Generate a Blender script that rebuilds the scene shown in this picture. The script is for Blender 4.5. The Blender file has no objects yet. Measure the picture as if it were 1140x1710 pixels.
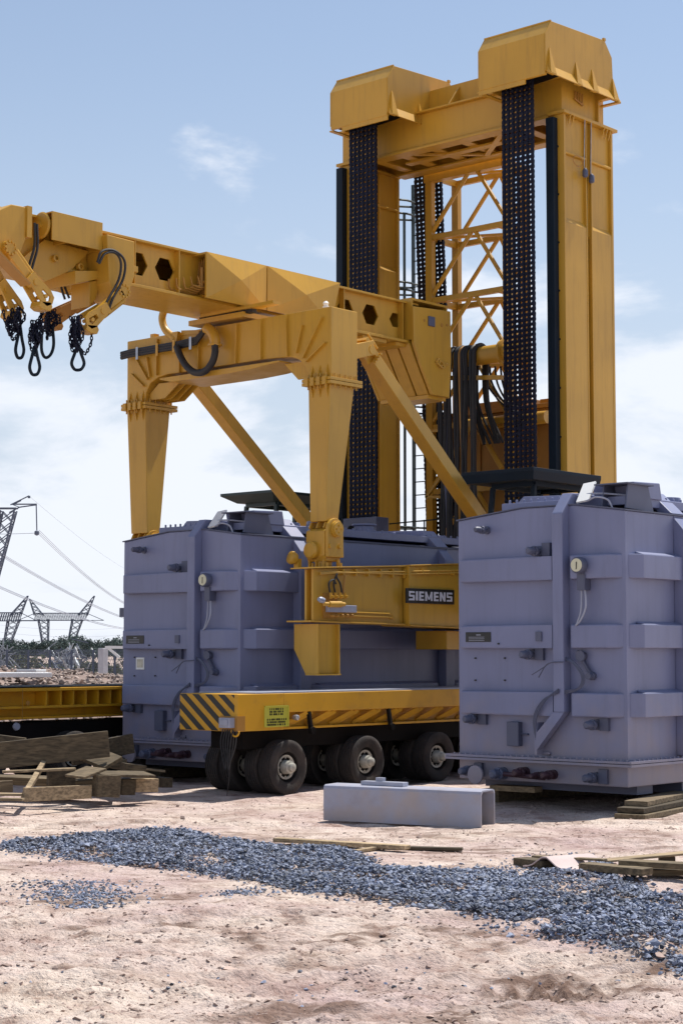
import bpy, bmesh, math, random
import numpy as np
from mathutils import Vector, Matrix
from mathutils.geometry import tessellate_polygon
R = math.radians
random.seed(7)
rng = np.random.default_rng(11)
C = bpy.context.scene.collection

# ---------------------------------------------------------------- camera, sky, sun, exposure
YAW, PITCH, EYE, FPX = R(41.5), math.atan(235 / 2954), 1.9, 2954.0
cam_d = bpy.data.cameras.new("camera")
cam = bpy.data.objects.new("camera", cam_d)
C.objects.link(cam)
cam.location = (0, 0, EYE)
cam.rotation_euler = (R(90) + PITCH, 0, YAW)
cam_d.sensor_fit = 'VERTICAL'
cam_d.sensor_height = 36
cam_d.lens = FPX / 1710 * 36
cam_d.clip_start, cam_d.clip_end = 0.5, 9000
bpy.context.scene.camera = cam
FW = Vector((-math.sin(YAW), math.cos(YAW), 0))     # horizontal view direction
RT = Vector((math.cos(YAW), math.sin(YAW), 0))      # to the right

SUN_EL = R(62.2)
sh = Vector((0.08, 1, 0)).normalized()
to_sun = Vector((sh.x * math.cos(SUN_EL), sh.y * math.cos(SUN_EL), math.sin(SUN_EL)))
sun_d = bpy.data.lights.new("sun", 'SUN')
sun_d.energy = 4.9
sun_d.angle = R(0.5)
sun_d.color = (1.0, 0.95, 0.87)
sun = bpy.data.objects.new("sun", sun_d)
sun.rotation_euler = to_sun.to_track_quat('Z', 'Y').to_euler()
sun.location = (0, 0, 60)
C.objects.link(sun)

W = bpy.data.worlds.new("World")
bpy.context.scene.world = W
W.use_nodes = True
nt = W.node_tree
nt.nodes.clear()
def N(t, **k):
    n = nt.nodes.new(t)
    for a, b in k.items():
        setattr(n, a, b)
    return n
out = N('ShaderNodeOutputWorld'); bg = N('ShaderNodeBackground')
sky = N('ShaderNodeTexSky', sky_type='NISHITA')
sky.sun_disc = False
sky.sun_elevation = SUN_EL
sky.sun_rotation = math.atan2(sh.x, sh.y)
sky.air_density, sky.dust_density, sky.ozone_density = 1.0, 0.4, 1.6
tc = N('ShaderNodeTexCoord'); sep = N('ShaderNodeSeparateXYZ')
nt.links.new(tc.outputs['Generated'], sep.inputs[0])
mp = N('ShaderNodeMapping'); mp.inputs['Scale'].default_value = (6.5, 6.5, 15.0); mp.inputs['Location'].default_value = (3.7, 5.1, 1.9)
nt.links.new(tc.outputs['Generated'], mp.inputs[0])
nz = N('ShaderNodeTexNoise'); nz.inputs['Scale'].default_value = 1.0; nz.inputs['Detail'].default_value = 9; nz.inputs['Roughness'].default_value = .56
nz.inputs['Distortion'].default_value = .25
nt.links.new(mp.outputs[0], nz.inputs['Vector'])
elev = N('ShaderNodeMapRange'); elev.inputs['From Min'].default_value = 0.04; elev.inputs['From Max'].default_value = 0.36
elev.inputs['To Min'].default_value = 0.22; elev.inputs['To Max'].default_value = -0.24
nt.links.new(sep.outputs['Z'], elev.inputs['Value'])
ad = N('ShaderNodeMath', operation='ADD')
nt.links.new(nz.outputs['Fac'], ad.inputs[0]); nt.links.new(elev.outputs[0], ad.inputs[1])
cr = N('ShaderNodeMapRange', interpolation_type='SMOOTHSTEP'); cr.inputs['From Min'].default_value = 0.50; cr.inputs['From Max'].default_value = 0.67
cr.inputs['To Max'].default_value = 0.88
nt.links.new(ad.outputs[0], cr.inputs['Value'])
mx = N('ShaderNodeMix', data_type='RGBA')
mx.inputs['B'].default_value = (7.2, 7.5, 8.1, 1)
hz = N('ShaderNodeMapRange', interpolation_type='SMOOTHERSTEP'); hz.inputs['From Min'].default_value = -.02; hz.inputs['From Max'].default_value = .42
hz.inputs['To Min'].default_value = .93; hz.inputs['To Max'].default_value = .24
nt.links.new(sep.outputs['Z'], hz.inputs['Value'])
hm = N('ShaderNodeMix', data_type='RGBA'); hm.inputs['B'].default_value = (5.0, 5.6, 6.5, 1)
nt.links.new(hz.outputs[0], hm.inputs['Factor']); nt.links.new(sky.outputs[0], hm.inputs['A'])
nt.links.new(cr.outputs[0], mx.inputs['Factor']); nt.links.new(hm.outputs['Result'], mx.inputs['A'])
nt.links.new(mx.outputs['Result'], bg.inputs['Color'])
bg.inputs['Strength'].default_value = 0.105
nt.links.new(bg.outputs[0], out.inputs[0])
vs = bpy.context.scene.view_settings
vs.view_transform = 'Standard'; vs.look = 'None'; vs.exposure = 0.32; vs.gamma = 1

# ---------------------------------------------------------------- survey helpers: a photo point on a known plane -> metres
def ray(px, py):
    x = (px - 570) / FPX; y = -(py - 855) / FPX
    fo = math.cos(PITCH) - y * math.sin(PITCH); up = math.sin(PITCH) + y * math.cos(PITCH)
    return RT * x + FW * fo + Vector((0, 0, up))
def on(px, py, ax, v):
    r = ray(px, py); o = (0, 0, EYE)
    t = (v - o[ax]) / r[ax]
    return Vector((0, 0, EYE)) + r * t
def AX(px, py, v): return on(px, py, 0, v)
def AY(px, py, v): return on(px, py, 1, v)
def AZ(px, py, v=0.0): return on(px, py, 2, v)
def FR(f, r, z=0): return FW * f + RT * r + Vector((0, 0, z))
def far(px, py, f):        # point at forward distance f
    r = ray(px, py); k = f / (r.dot(FW)); return Vector((0, 0, EYE)) + r * k

# ---------------------------------------------------------------- materials
def mat(name, col, rough=.5, metal=0, var=.10, scale=1.5, bump=.0, bscale=40, dirt=None, dirt_amt=0.0, spec=.5, streak=False, island=0):
    m = bpy.data.materials.new(name); m.use_nodes = True
    t = m.node_tree; b = t.nodes['Principled BSDF']
    L = t.links.new
    b.inputs['Roughness'].default_value = rough; b.inputs['Metallic'].default_value = metal
    b.inputs['Specular IOR Level'].default_value = spec
    co = t.nodes.new('ShaderNodeTexCoord')
    n1 = t.nodes.new('ShaderNodeTexNoise'); n1.inputs['Scale'].default_value = scale; n1.inputs['Detail'].default_value = 6
    L(co.outputs['Object'], n1.inputs['Vector'])
    r = t.nodes.new('ShaderNodeMapRange'); r.inputs['From Min'].default_value = .3; r.inputs['From Max'].default_value = .7
    r.inputs['To Min'].default_value = 1 - var; r.inputs['To Max'].default_value = 1 + var
    L(n1.outputs['Fac'], r.inputs['Value'])
    hs = t.nodes.new('ShaderNodeHueSaturation'); hs.inputs['Color'].default_value = (*col, 1)
    L(r.outputs[0], hs.inputs['Value'])
    last = hs.outputs[0]
    if island:
        g = t.nodes.new('ShaderNodeNewGeometry'); r2 = t.nodes.new('ShaderNodeMapRange')
        r2.inputs['To Min'].default_value = 1 - island; r2.inputs['To Max'].default_value = 1 + island
        L(g.outputs['Random Per Island'], r2.inputs['Value'])
        h2 = t.nodes.new('ShaderNodeHueSaturation'); L(last, h2.inputs['Color']); L(r2.outputs[0], h2.inputs['Value']); last = h2.outputs[0]
    if dirt:
        mp = t.nodes.new('ShaderNodeMapping'); mp.inputs['Scale'].default_value = (9, 9, .9) if streak else (3, 3, 3)
        L(co.outputs['Object'], mp.inputs[0])
        n2 = t.nodes.new('ShaderNodeTexNoise'); n2.inputs['Scale'].default_value = 1; n2.inputs['Detail'].default_value = 8; n2.inputs['Roughness'].default_value = .65
        L(mp.outputs[0], n2.inputs['Vector'])
        r3 = t.nodes.new('ShaderNodeMapRange'); r3.inputs['From Min'].default_value = .5; r3.inputs['From Max'].default_value = .78; r3.inputs['To Max'].default_value = dirt_amt
        L(n2.outputs['Fac'], r3.inputs['Value'])
        mm = t.nodes.new('ShaderNodeMix'); mm.data_type = 'RGBA'; mm.inputs['B'].default_value = (*dirt, 1)
        L(r3.outputs[0], mm.inputs['Factor']); L(last, mm.inputs['A']); last = mm.outputs['Result']
        r4 = t.nodes.new('ShaderNodeMapRange'); r4.inputs['To Min'].default_value = rough - .06; r4.inputs['To Max'].default_value = min(1, rough + .16)
        L(n2.outputs['Fac'], r4.inputs['Value']); L(r4.outputs[0], b.inputs['Roughness'])
    L(last, b.inputs['Base Color'])
    if bump:
        n3 = t.nodes.new('ShaderNodeTexNoise'); n3.inputs['Scale'].default_value = bscale; n3.inputs['Detail'].default_value = 4
        L(co.outputs['Object'], n3.inputs['Vector'])
        bp = t.nodes.new('ShaderNodeBump'); bp.inputs['Strength'].default_value = bump; bp.inputs['Distance'].default_value = .02
        L(n3.outputs['Fac'], bp.inputs['Height']); L(bp.outputs[0], b.inputs['Normal'])
    return m
YEL = (0.53, 0.292, 0.030)
M = {}
M['yel'] = mat('yellow_paint', YEL, .34, dirt=(.26, .14, .03), dirt_amt=.38, var=.10, scale=.8, bump=.10, bscale=3, streak=True)
M['yel2'] = mat('yellow_paint_trailer', (.60, .31, .012), .45, dirt=(.22, .12, .04), dirt_amt=.5, var=.1, scale=1.2, bump=.06, bscale=6)
M['grey'] = mat('lavender_grey_paint', (.178, .197, .322), .38, dirt=(.12, .125, .16), dirt_amt=.28, var=.09, scale=1.1, bump=.08, bscale=3, streak=True)
M['greyd'] = mat('grey_fitting', (.085, .095, .15), .5, var=.15)
M['chain'] = mat('oiled_chain_steel', (.006, .008, .022), .5, .0, var=.3, scale=4, spec=.18)
M['green'] = mat('dark_green_paint', (.012, .03, .032), .4, var=.15, dirt=(.05, .05, .05), dirt_amt=.3)
M['navy'] = mat('dark_blue_green_paint', (.005, .013, .024), .55, spec=.22, var=.15, dirt=(.02, .025, .03), dirt_amt=.3)
M['rub'] = mat('black_rubber', (.018, .018, .02), .6, var=.2, scale=8)
M['tyre'] = mat('dusty_tyre_rubber', (.026, .022, .021), .8, var=.25, scale=5, dirt=(.12, .085, .065), dirt_amt=.45, bump=.3, bscale=30)
M['hub'] = mat('grey_wheel_paint', (.42, .41, .36), .45, .2, var=.25, scale=12)
M['steel'] = mat('bare_steel', (.42, .43, .46), .35, .7, var=.2, scale=12)
M['zinc'] = mat('galvanised_steel', (.33, .35, .43), .42, .1, var=.12, scale=6, bump=.05)
M['beamgrey'] = mat('primed_grey_steel', (.33, .34, .42), .5, var=.10, scale=3, dirt=(.22, .18, .16), dirt_amt=.6, bump=.05)
M['wood'] = mat('weathered_timber', (.105, .078, .045), .85, var=.3, scale=1.5, dirt=(.05, .042, .03), dirt_amt=.5, bump=.3, bscale=12)
M['wood2'] = mat('pale_timber', (.25, .185, .11), .85, var=.25, scale=1.5, dirt=(.12, .09, .055), dirt_amt=.6, bump=.3, bscale=12)
def wood_mat(m, along=(2.0, 26, 34)):
    t = m.node_tree; L = t.links.new; b = t.nodes['Principled BSDF']; src = b.inputs['Base Color'].links[0].from_socket
    co = t.nodes.new('ShaderNodeTexCoord'); mp = t.nodes.new('ShaderNodeMapping'); mp.inputs['Scale'].default_value = along; mr = t.nodes.new('ShaderNodeMapping'); mr.inputs['Rotation'].default_value = (0, 0, -YAW)
    L(co.outputs['Object'], mr.inputs[0]); L(mr.outputs[0], mp.inputs[0]); n = t.nodes.new('ShaderNodeTexNoise'); n.inputs['Scale'].default_value = 1; n.inputs['Detail'].default_value = 6; n.inputs['Distortion'].default_value = .6
    L(mp.outputs[0], n.inputs['Vector']); r = t.nodes.new('ShaderNodeMapRange'); r.inputs['From Min'].default_value = .35; r.inputs['From Max'].default_value = .65; r.inputs['To Min'].default_value = .55; r.inputs['To Max'].default_value = 1.3
    L(n.outputs['Fac'], r.inputs['Value']); oi = t.nodes.new('ShaderNodeObjectInfo'); r2 = t.nodes.new('ShaderNodeMapRange'); r2.inputs['To Min'].default_value = .6; r2.inputs['To Max'].default_value = 1.5
    L(oi.outputs['Random'], r2.inputs['Value']); mu = t.nodes.new('ShaderNodeMath'); mu.operation = 'MULTIPLY'; L(r.outputs[0], mu.inputs[0]); L(r2.outputs[0], mu.inputs[1])
    h = t.nodes.new('ShaderNodeHueSaturation'); L(src, h.inputs['Color']); L(mu.outputs[0], h.inputs['Value']); L(h.outputs[0], b.inputs['Base Color'])
wood_mat(M['wood']); wood_mat(M['wood2'])
def dust_foot(m, z0, z1, col, amt):      # earth dust splashed up the foot of the tanks
    t = m.node_tree; L = t.links.new; b = t.nodes['Principled BSDF']; src = b.inputs['Base Color'].links[0].from_socket
    co = t.nodes.new('ShaderNodeTexCoord'); sp = t.nodes.new('ShaderNodeSeparateXYZ'); L(co.outputs['Object'], sp.inputs[0])
    n = t.nodes.new('ShaderNodeTexNoise'); n.inputs['Scale'].default_value = 3.5; n.inputs['Detail'].default_value = 8; L(co.outputs['Object'], n.inputs['Vector'])
    a = t.nodes.new('ShaderNodeMath'); a.operation = 'MULTIPLY_ADD'; a.inputs[1].default_value = -1.6; L(n.outputs['Fac'], a.inputs[0]); L(sp.outputs['Z'], a.inputs[2])
    r = t.nodes.new('ShaderNodeMapRange'); r.inputs['From Min'].default_value = z1 - .8; r.inputs['From Max'].default_value = z0 - .8; r.inputs['To Max'].default_value = amt; L(a.outputs[0], r.inputs['Value'])
    x = t.nodes.new('ShaderNodeMix'); x.data_type = 'RGBA'; x.inputs['B'].default_value = (*col, 1); L(r.outputs[0], x.inputs['Factor']); L(src, x.inputs['A']); L(x.outputs['Result'], b.inputs['Base Color'])
dust_foot(M['grey'], .2, 1.3, (.30, .24, .21), .55)
dust_foot(M['beamgrey'], -.05, .35, (.40, .32, .27), .6)
M['black'] = mat('black_plate', (.008, .010, .010), .4, var=.1)
M['shadeblack'] = mat('shade_dark_steel', (.008, .007, .007), .7, var=.3, spec=.12)  # near black keeps under-trailer shade in the colour; also dark steel fittings
M['white'] = mat('white_paint', (.78, .78, .76), .5, var=.05)
M['letter'] = mat('pale_letter_enamel', (.62, .63, .68), .4, var=.05)
M['plate'] = mat('yellow_green_notice', (.50, .48, .06), .5, var=.06)
M['dial'] = mat('dial_face', (.62, .60, .42), .4, var=.1)
M['label'] = mat('cream_label', (.58, .54, .42), .6, var=.2, scale=20)
M['valve'] = mat('dark_red_valve', (.05, .02, .03), .5, var=.2)
M['pylon'] = mat('weathered_pylon_steel', (.09, .11, .155), .6, .2, var=.1)
M['wire'] = mat('overhead_wire_metal', (.30, .33, .40), .6, var=.05)
M['conc'] = mat('pale_concrete', (.42, .42, .45), .85, var=.12, scale=5, bump=.3)
M['scrap'] = mat('galvanised_scrap', (.30, .33, .36), .6, .2, var=.3, scale=2, island=.6)
M['brown'] = mat('shaded_yellow_brown', (.38, .185, .03), .5, var=.12, dirt=(.15, .07, .03), dirt_amt=.4)  # gantry yellow with shade mixed into the colour; also plain brown parts
def glass():
    m = bpy.data.materials.new('cab_glass'); m.use_nodes = True
    b = m.node_tree.nodes['Principled BSDF']
    b.inputs['Base Color'].default_value = (.9, .95, .95, 1); b.inputs['Roughness'].default_value = .05
    b.inputs['Transmission Weight'].default_value = 1; b.inputs['IOR'].default_value = 1.02
    return m
M['glass'] = glass()

# ---------------------------------------------------------------- mesh helpers
class MB:
    def __init__(s): s.v = []; s.f = []
    def add(s, vs, fs):
        o = len(s.v); s.v += [tuple(p) for p in vs]; s.f += [tuple(i + o for i in f) for f in fs]; return s
    def box(s, x0, x1, y0, y1, z0, z1):
        x0, x1 = sorted((x0, x1)); y0, y1 = sorted((y0, y1)); z0, z1 = sorted((z0, z1))
        return s.add([(x0, y0, z0), (x1, y0, z0), (x1, y1, z0), (x0, y1, z0), (x0, y0, z1), (x1, y0, z1), (x1, y1, z1), (x0, y1, z1)],
                     [(3, 2, 1, 0), (4, 5, 6, 7), (0, 1, 5, 4), (1, 2, 6, 5), (2, 3, 7, 6), (3, 0, 4, 7)])
    def prism(s, ax, a, b, pts, holes=()):
        # outline in the two other axes (order x,y,z without ax), extruded a..b along ax; real holes allowed
        def P(u, v, w): q = [u, v]; q.insert(ax, w); return tuple(q)
        loops = [list(pts)] + [list(h) for h in holes]
        flat = [p for l in loops for p in l]; n = len(flat)
        if holes:
            tris = tessellate_polygon([[Vector((p[0], p[1], 0)) for p in l] for l in loops])
        else:
            tris = [tuple(range(n))]
        fs = [tuple(t) for t in tris] + [tuple(i + n for i in reversed(t)) for t in tris]
        o = 0
        for l in loops:
            k = len(l)
            for i in range(k):
                j = (i + 1) % k; fs.append((o + i, o + j, n + o + j, n + o + i))
            o += k
        return s.add([P(p[0], p[1], a) for p in flat] + [P(p[0], p[1], b) for p in flat], fs)
    def bar(s, p0, p1, w, h=None, up=(0, 0, 1), w1=None, h1=None):
        p0 = Vector(p0); p1 = Vector(p1); h = h or w; w1 = w1 or w; h1 = h1 or h
        d = (p1 - p0).normalized(); u = Vector(up)
        if abs(d.dot(u)) > .97: u = Vector((0, 1, 0))
        a = d.cross(u).normalized(); b = a.cross(d).normalized()
        vs = [p0 + a * i * w / 2 + b * j * h / 2 for i, j in ((-1, -1), (1, -1), (1, 1), (-1, 1))] + \
             [p1 + a * i * w1 / 2 + b * j * h1 / 2 for i, j in ((-1, -1), (1, -1), (1, 1), (-1, 1))]
        return s.add(vs, [(3, 2, 1, 0), (4, 5, 6, 7), (0, 1, 5, 4), (1, 2, 6, 5), (2, 3, 7, 6), (3, 0, 4, 7)])
    def tube(s, pts, r, n=8, closed=False):
        pts = [Vector(p) for p in pts]; m = len(pts); vs = []; fs = []; prev = None
        for i, p in enumerate(pts):
            if closed: d = pts[(i + 1) % m] - pts[i - 1]
            else: d = pts[min(i + 1, m - 1)] - pts[max(i - 1, 0)]
            d.normalize()
            if prev is None:
                prev = d.cross(Vector((0, 0, 1)))
                if prev.length < .05: prev = d.cross(Vector((1, 0, 0)))
            a = (prev - d * prev.dot(d)).normalized(); prev = a; b = d.cross(a)
            vs += [p + (a * math.cos(2 * math.pi * k / n) + b * math.sin(2 * math.pi * k / n)) * r for k in range(n)]
        for i in range(m if closed else m - 1):
            j = (i + 1) % m
            for k in range(n):
                l = (k + 1) % n; fs.append((i * n + k, i * n + l, j * n + l, j * n + k))
        if not closed: fs += [tuple(range(n)), tuple(range((m - 1) * n, m * n))[::-1]]
        return s.add(vs, fs)
    def cyl(s, p0, p1, r, n=16, r1=None):
        p0 = Vector(p0); p1 = Vector(p1); d = (p1 - p0).normalized(); r1 = r if r1 is None else r1
        a = d.cross(Vector((0, 0, 1)))
        if a.length < .05: a = Vector((1, 0, 0))
        a.normalize(); b = d.cross(a)
        c = [(math.cos(2 * math.pi * k / n), math.sin(2 * math.pi * k / n)) for k in range(n)]
        vs = [p0 + (a * x + b * y) * r for x, y in c] + [p1 + (a * x + b * y) * r1 for x, y in c]
        fs = [(k, (k + 1) % n, n + (k + 1) % n, n + k) for k in range(n)] + [tuple(range(n))[::-1], tuple(range(n, 2 * n))]
        return s.add(vs, fs)
    def lathe(s, c, axis, prof, n=28, cap=True):   # prof: (distance along axis, radius)
        c = Vector(c); d = Vector(axis).normalized(); a = d.cross(Vector((0, 0, 1)))
        if a.length < .05: a = Vector((1, 0, 0))
        a.normalize(); b = d.cross(a); vs = []; fs = []
        for t, r in prof:
            vs += [c + d * t + (a * math.cos(2 * math.pi * k / n) + b * math.sin(2 * math.pi * k / n)) * r for k in range(n)]
        for i in range(len(prof) - 1):
            for k in range(n):
                l = (k + 1) % n; fs.append((i * n + k, i * n + l, (i + 1) * n + l, (i + 1) * n + k))
        if cap: fs += [tuple(range(n))[::-1], tuple(range((len(prof) - 1) * n, len(prof) * n))]
        return s.add(vs, fs)
    def build(s, name, m, parent=None, bevel=0, smooth=False):
        me = bpy.data.meshes.new(name)
        o0 = Vector((0, 0, 0)); p = parent
        while p is not None: o0 += p.location; p = p.parent
        me.from_pydata([tuple(Vector(v) - o0) for v in s.v], [], s.f)
        bm = bmesh.new(); bm.from_mesh(me); bmesh.ops.recalc_face_normals(bm, faces=bm.faces); bm.to_mesh(me); bm.free()
        me.materials.append(M[m] if isinstance(m, str) else m)
        ob = bpy.data.objects.new(name, me); C.objects.link(ob)
        if parent is not None: ob.parent = parent
        if bevel:
            bv = ob.modifiers.new('edge', 'BEVEL'); bv.width = bevel; bv.segments = 2; bv.limit_method = 'ANGLE'; bv.angle_limit = R(35)
        if smooth:
            me.polygons.foreach_set('use_smooth', [True] * len(me.polygons)); me.set_sharp_from_angle(angle=R(38))
        return ob
def thing(name, label, cat, loc=(0, 0, 0), group=None):
    o = bpy.data.objects.new(name, None); C.objects.link(o); o.location = loc
    o['label'] = label; o['category'] = cat
    if group: o['group'] = group
    return o
def tag(o, label, cat, group=None, kind=None):
    if label: o['label'] = label
    if cat: o['category'] = cat
    if group: o['group'] = group
    if kind: o['kind'] = kind
    return o
def arc(cx, cy, r, a0, a1, n):
    return [(cx + r * math.cos(R(a0 + (a1 - a0) * i / n)), cy + r * math.sin(R(a0 + (a1 - a0) * i / n))) for i in range(n + 1)]
def smoothpts(pts, k=6):     # Catmull-Rom
    P = [Vector(p) for p in pts]; P = [P[0] * 2 - P[1]] + P + [P[-1] * 2 - P[-2]]; o = []
    for i in range(1, len(P) - 2):
        a, b, c, d = P[i - 1:i + 3]
        for j in range(k):
            t = j / k
            o.append(.5 * ((2 * b) + (c - a) * t + (2 * a - 5 * b + 4 * c - d) * t * t + (-a + 3 * b - 3 * c + d) * t ** 3))
    return o + [P[-2]]
def X2(p): return (p.y, p.z)
def Y2(p): return (p.x, p.z)
def PX(v, *pts): return [X2(AX(a, b, v)) for a, b in pts]
def PY(v, *pts): return [Y2(AY(a, b, v)) for a, b in pts]

# ================================================================ GROUND
def fbm(x, y, seed, octs, base, gain=.5):
    r = np.random.default_rng(seed); z = 0; amp = 1; tot = 0; f = base
    for o in range(octs):
        for k in range(5):
            th = r.uniform(0, 2 * np.pi); ph = r.uniform(0, 2 * np.pi); ff = f * r.uniform(.7, 1.4)
            z = z + amp * np.sin((x * np.cos(th) + y * np.sin(th)) * ff * 2 * np.pi + ph + 1.3 * np.sin((x * np.sin(th * 1.7) - y * np.cos(th * 1.7)) * ff * 3.1 + ph))
        tot += amp * 5; amp *= gain; f *= 1.9
    return z / tot * 2.2
def ground_h(f, r):
    near = np.clip((f - 3) / 3, 0, 1) * np.clip((60 - f) / 25, 0, 1)
    wx = f + .25 * fbm(f, r, 5, 2, .8); wr = r + .25 * fbm(f, r, 6, 2, .8)
    z = .035 * fbm(f, r, 1, 3, .25) + .024 * fbm(wx, wr, 2, 5, 1.5, .62) * np.clip((17.5 - f) / 5, .25, 1)
    ridg = np.abs(fbm(f, r, 3, 3, 1.9)); z = z + .035 * (ridg - .3) * np.clip((15.5 - f) / 4, .1, 1)
    # tyre rut churn at lower right
    g = np.exp(-(((f - 10.15) / .34) ** 2 + ((r - 1.12) / .34) ** 2))
    z = z + g * (.06 * np.sin(r * 42 + f * 12 + 2 * np.sin(f * 7)) - .05)
    for (f0, r0, ang, ln) in ((10.6, -2.5, 8, 99), (10.6 + 1.9, -2.5, 8, 99), (18.2, -4, -3, 99), (20.0, -4, -3, 99)):
        a = math.radians(ang); dd = -(r - r0) * math.sin(a) + (f - f0) * math.cos(a) + .08 * np.sin(r * 1.1 + f0); al = (r - r0) * math.cos(a)
        z = z - .030 * np.exp(-(dd / .15) ** 4) * (.7 + .3 * np.sin(al * .9 + f0)) + .018 * np.exp(-((np.abs(dd) - .22) / .06) ** 2) + .006 * np.exp(-(dd / .14) ** 4) * np.sin(al * 38)
    # hollow in the gravel
    g = np.exp(-(((f - 13.75) / .3) ** 2 + ((r - 1.90) / .3) ** 2)); z = z - .02 * g
    return z * near
fa = np.concatenate([np.linspace(-200, 4, 14), np.arange(4.5, 7.5, .25), np.arange(7.5, 14, .032), np.arange(14, 26, .06), np.arange(26, 40, .25), 40 * 1.16 ** np.arange(0, 36)])
ra = np.concatenate([-9 * 1.2 ** np.arange(36, 0, -1), np.arange(-9, -3.2, .12), np.arange(-3.2, 3.6, .034), np.arange(3.6, 10, .12), 10 * 1.2 ** np.arange(0, 36)])
Fg, Rg = np.meshgrid(fa, ra, indexing='ij')
Zg = ground_h(Fg, Rg) - np.clip((Fg - 45) / 30, 0, 1) * .25
nF, nR = Fg.shape
co = np.stack([FW.x * Fg + RT.x * Rg, FW.y * Fg + RT.y * Rg, Zg], -1).reshape(-1, 3)
idx = np.arange(nF * nR).reshape(nF, nR)
q = np.stack([idx[:-1, :-1], idx[:-1, 1:], idx[1:, 1:], idx[1:, :-1]], -1).reshape(-1, 4)
def npmesh(name, co, faces, m, smooth=True):
    me = bpy.data.meshes.new(name); k = faces.shape[1]
    me.vertices.add(len(co)); me.vertices.foreach_set('co', co.astype(np.float32).ravel())
    me.loops.add(faces.size); me.loops.foreach_set('vertex_index', faces.astype(np.int32).ravel())
    me.polygons.add(len(faces)); me.polygons.foreach_set('loop_start', np.arange(0, faces.size, k, dtype=np.int32))
    me.polygons.foreach_set('loop_total', np.full(len(faces), k, dtype=np.int32))
    me.update(calc_edges=True); me.validate()
    me.polygons.foreach_set('use_smooth', [smooth] * len(me.polygons))
    me.materials.append(m); o = bpy.data.objects.new(name, me); C.objects.link(o); return o
def ground_mat():
    m = bpy.data.materials.new('pinkish_dry_earth'); m.use_nodes = True; t = m.node_tree; L = t.links.new; b = t.nodes['Principled BSDF']
    b.inputs['Roughness'].default_value = .95; b.inputs['Specular IOR Level'].default_value = .15
    co = t.nodes.new('ShaderNodeTexCoord')
    def noise(s, d, ro=.6):
        n = t.nodes.new('ShaderNodeTexNoise'); n.inputs['Scale'].default_value = s; n.inputs['Detail'].default_value = d; n.inputs['Roughness'].default_value = ro
        L(co.outputs['Object'], n.inputs['Vector']); return n.outputs['Fac']
    def ramp(src, pts):
        r = t.nodes.new('ShaderNodeValToRGB'); r.color_ramp.elements[0].position = pts[0][0]; r.color_ramp.elements[0].color = (*pts[0][1], 1)
        r.color_ramp.elements[1].position = pts[-1][0]; r.color_ramp.elements[1].color = (*pts[-1][1], 1)
        for p, c in pts[1:-1]:
            e = r.color_ramp.elements.new(p); e.color = (*c, 1)
        L(src, r.inputs[0]); return r.outputs[0]
    base = ramp(noise(.55, 5), [(.32, (.51, .385, .365)), (.5, (.62, .51, .45)), (.68, (.68, .575, .485))])
    fine = ramp(noise(2.6, 10, .72), [(.36, (.46, .37, .34)), (.45, (.84, .80, .78)), (.54, (1.0, .99, .99)), (.68, (1.14, 1.14, 1.14))])
    mm = t.nodes.new('ShaderNodeMix'); mm.data_type = 'RGBA'; mm.blend_type = 'MULTIPLY'; mm.inputs['Factor'].default_value = .9
    L(base, mm.inputs['A']); L(fine, mm.inputs['B'])
    spk = ramp(noise(42, 4, .6), [(.33, (.45, .40, .40)), (.44, (1, 1, 1)), (.75, (1.1, 1.1, 1.1))])
    m2 = t.nodes.new('ShaderNodeMix'); m2.data_type = 'RGBA'; m2.blend_type = 'MULTIPLY'; m2.inputs['Factor'].default_value = .7
    L(mm.outputs['Result'], m2.inputs['A']); L(spk, m2.inputs['B'])
    pm = ramp(noise(.9, 6, .7), [(.50, (0, 0, 0)), (.66, (1, 1, 1))])
    m3 = t.nodes.new('ShaderNodeMix'); m3.data_type = 'RGBA'; m3.inputs['B'].default_value = (.30, .185, .155, 1)
    pf = t.nodes.new('ShaderNodeMath'); pf.operation = 'MULTIPLY'; pf.inputs[1].default_value = .5; L(pm, pf.inputs[0]); L(pf.outputs[0], m3.inputs['Factor']); L(m2.outputs['Result'], m3.inputs['A'])
    at = t.nodes.new('ShaderNodeAttribute'); at.attribute_name = 'damp'
    da = t.nodes.new('ShaderNodeMath'); da.operation = 'MULTIPLY'; da.inputs[1].default_value = .95; L(at.outputs['Fac'], da.inputs[0])
    m4 = t.nodes.new('ShaderNodeMix'); m4.data_type = 'RGBA'; m4.inputs['B'].default_value = (.17, .105, .078, 1); L(da.outputs[0], m4.inputs['Factor']); L(m3.outputs['Result'], m4.inputs['A'])
    L(m4.outputs['Result'], b.inputs['Base Color'])
    a = noise(7, 8, .65); c = noise(34, 5, .65); s = t.nodes.new('ShaderNodeMath'); s.operation = 'MULTIPLY_ADD'; s.inputs[1].default_value = .35
    L(c, s.inputs[0]); L(a, s.inputs[2])
    bp = t.nodes.new('ShaderNodeBump'); bp.inputs['Strength'].default_value = 1; bp.inputs['Distance'].default_value = .07
    L(s.outputs[0], bp.inputs['Height']); L(bp.outputs[0], b.inputs['Normal'])
    return m
GM = ground_mat(); M['earth'] = GM
g_o = npmesh('ground', co, q, GM)
def blob(f0, r0, sf, sr): return np.exp(-(((Fg - f0) / sf) ** 2 + ((Rg - r0) / sr) ** 2))
nn_ = fbm(Fg, Rg, 51, 4, 1.4); n2_ = fbm(Fg, Rg, 52, 4, .45); n3_ = fbm(Fg * 2.2, Rg, 53, 5, 2.2, .65)
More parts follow.
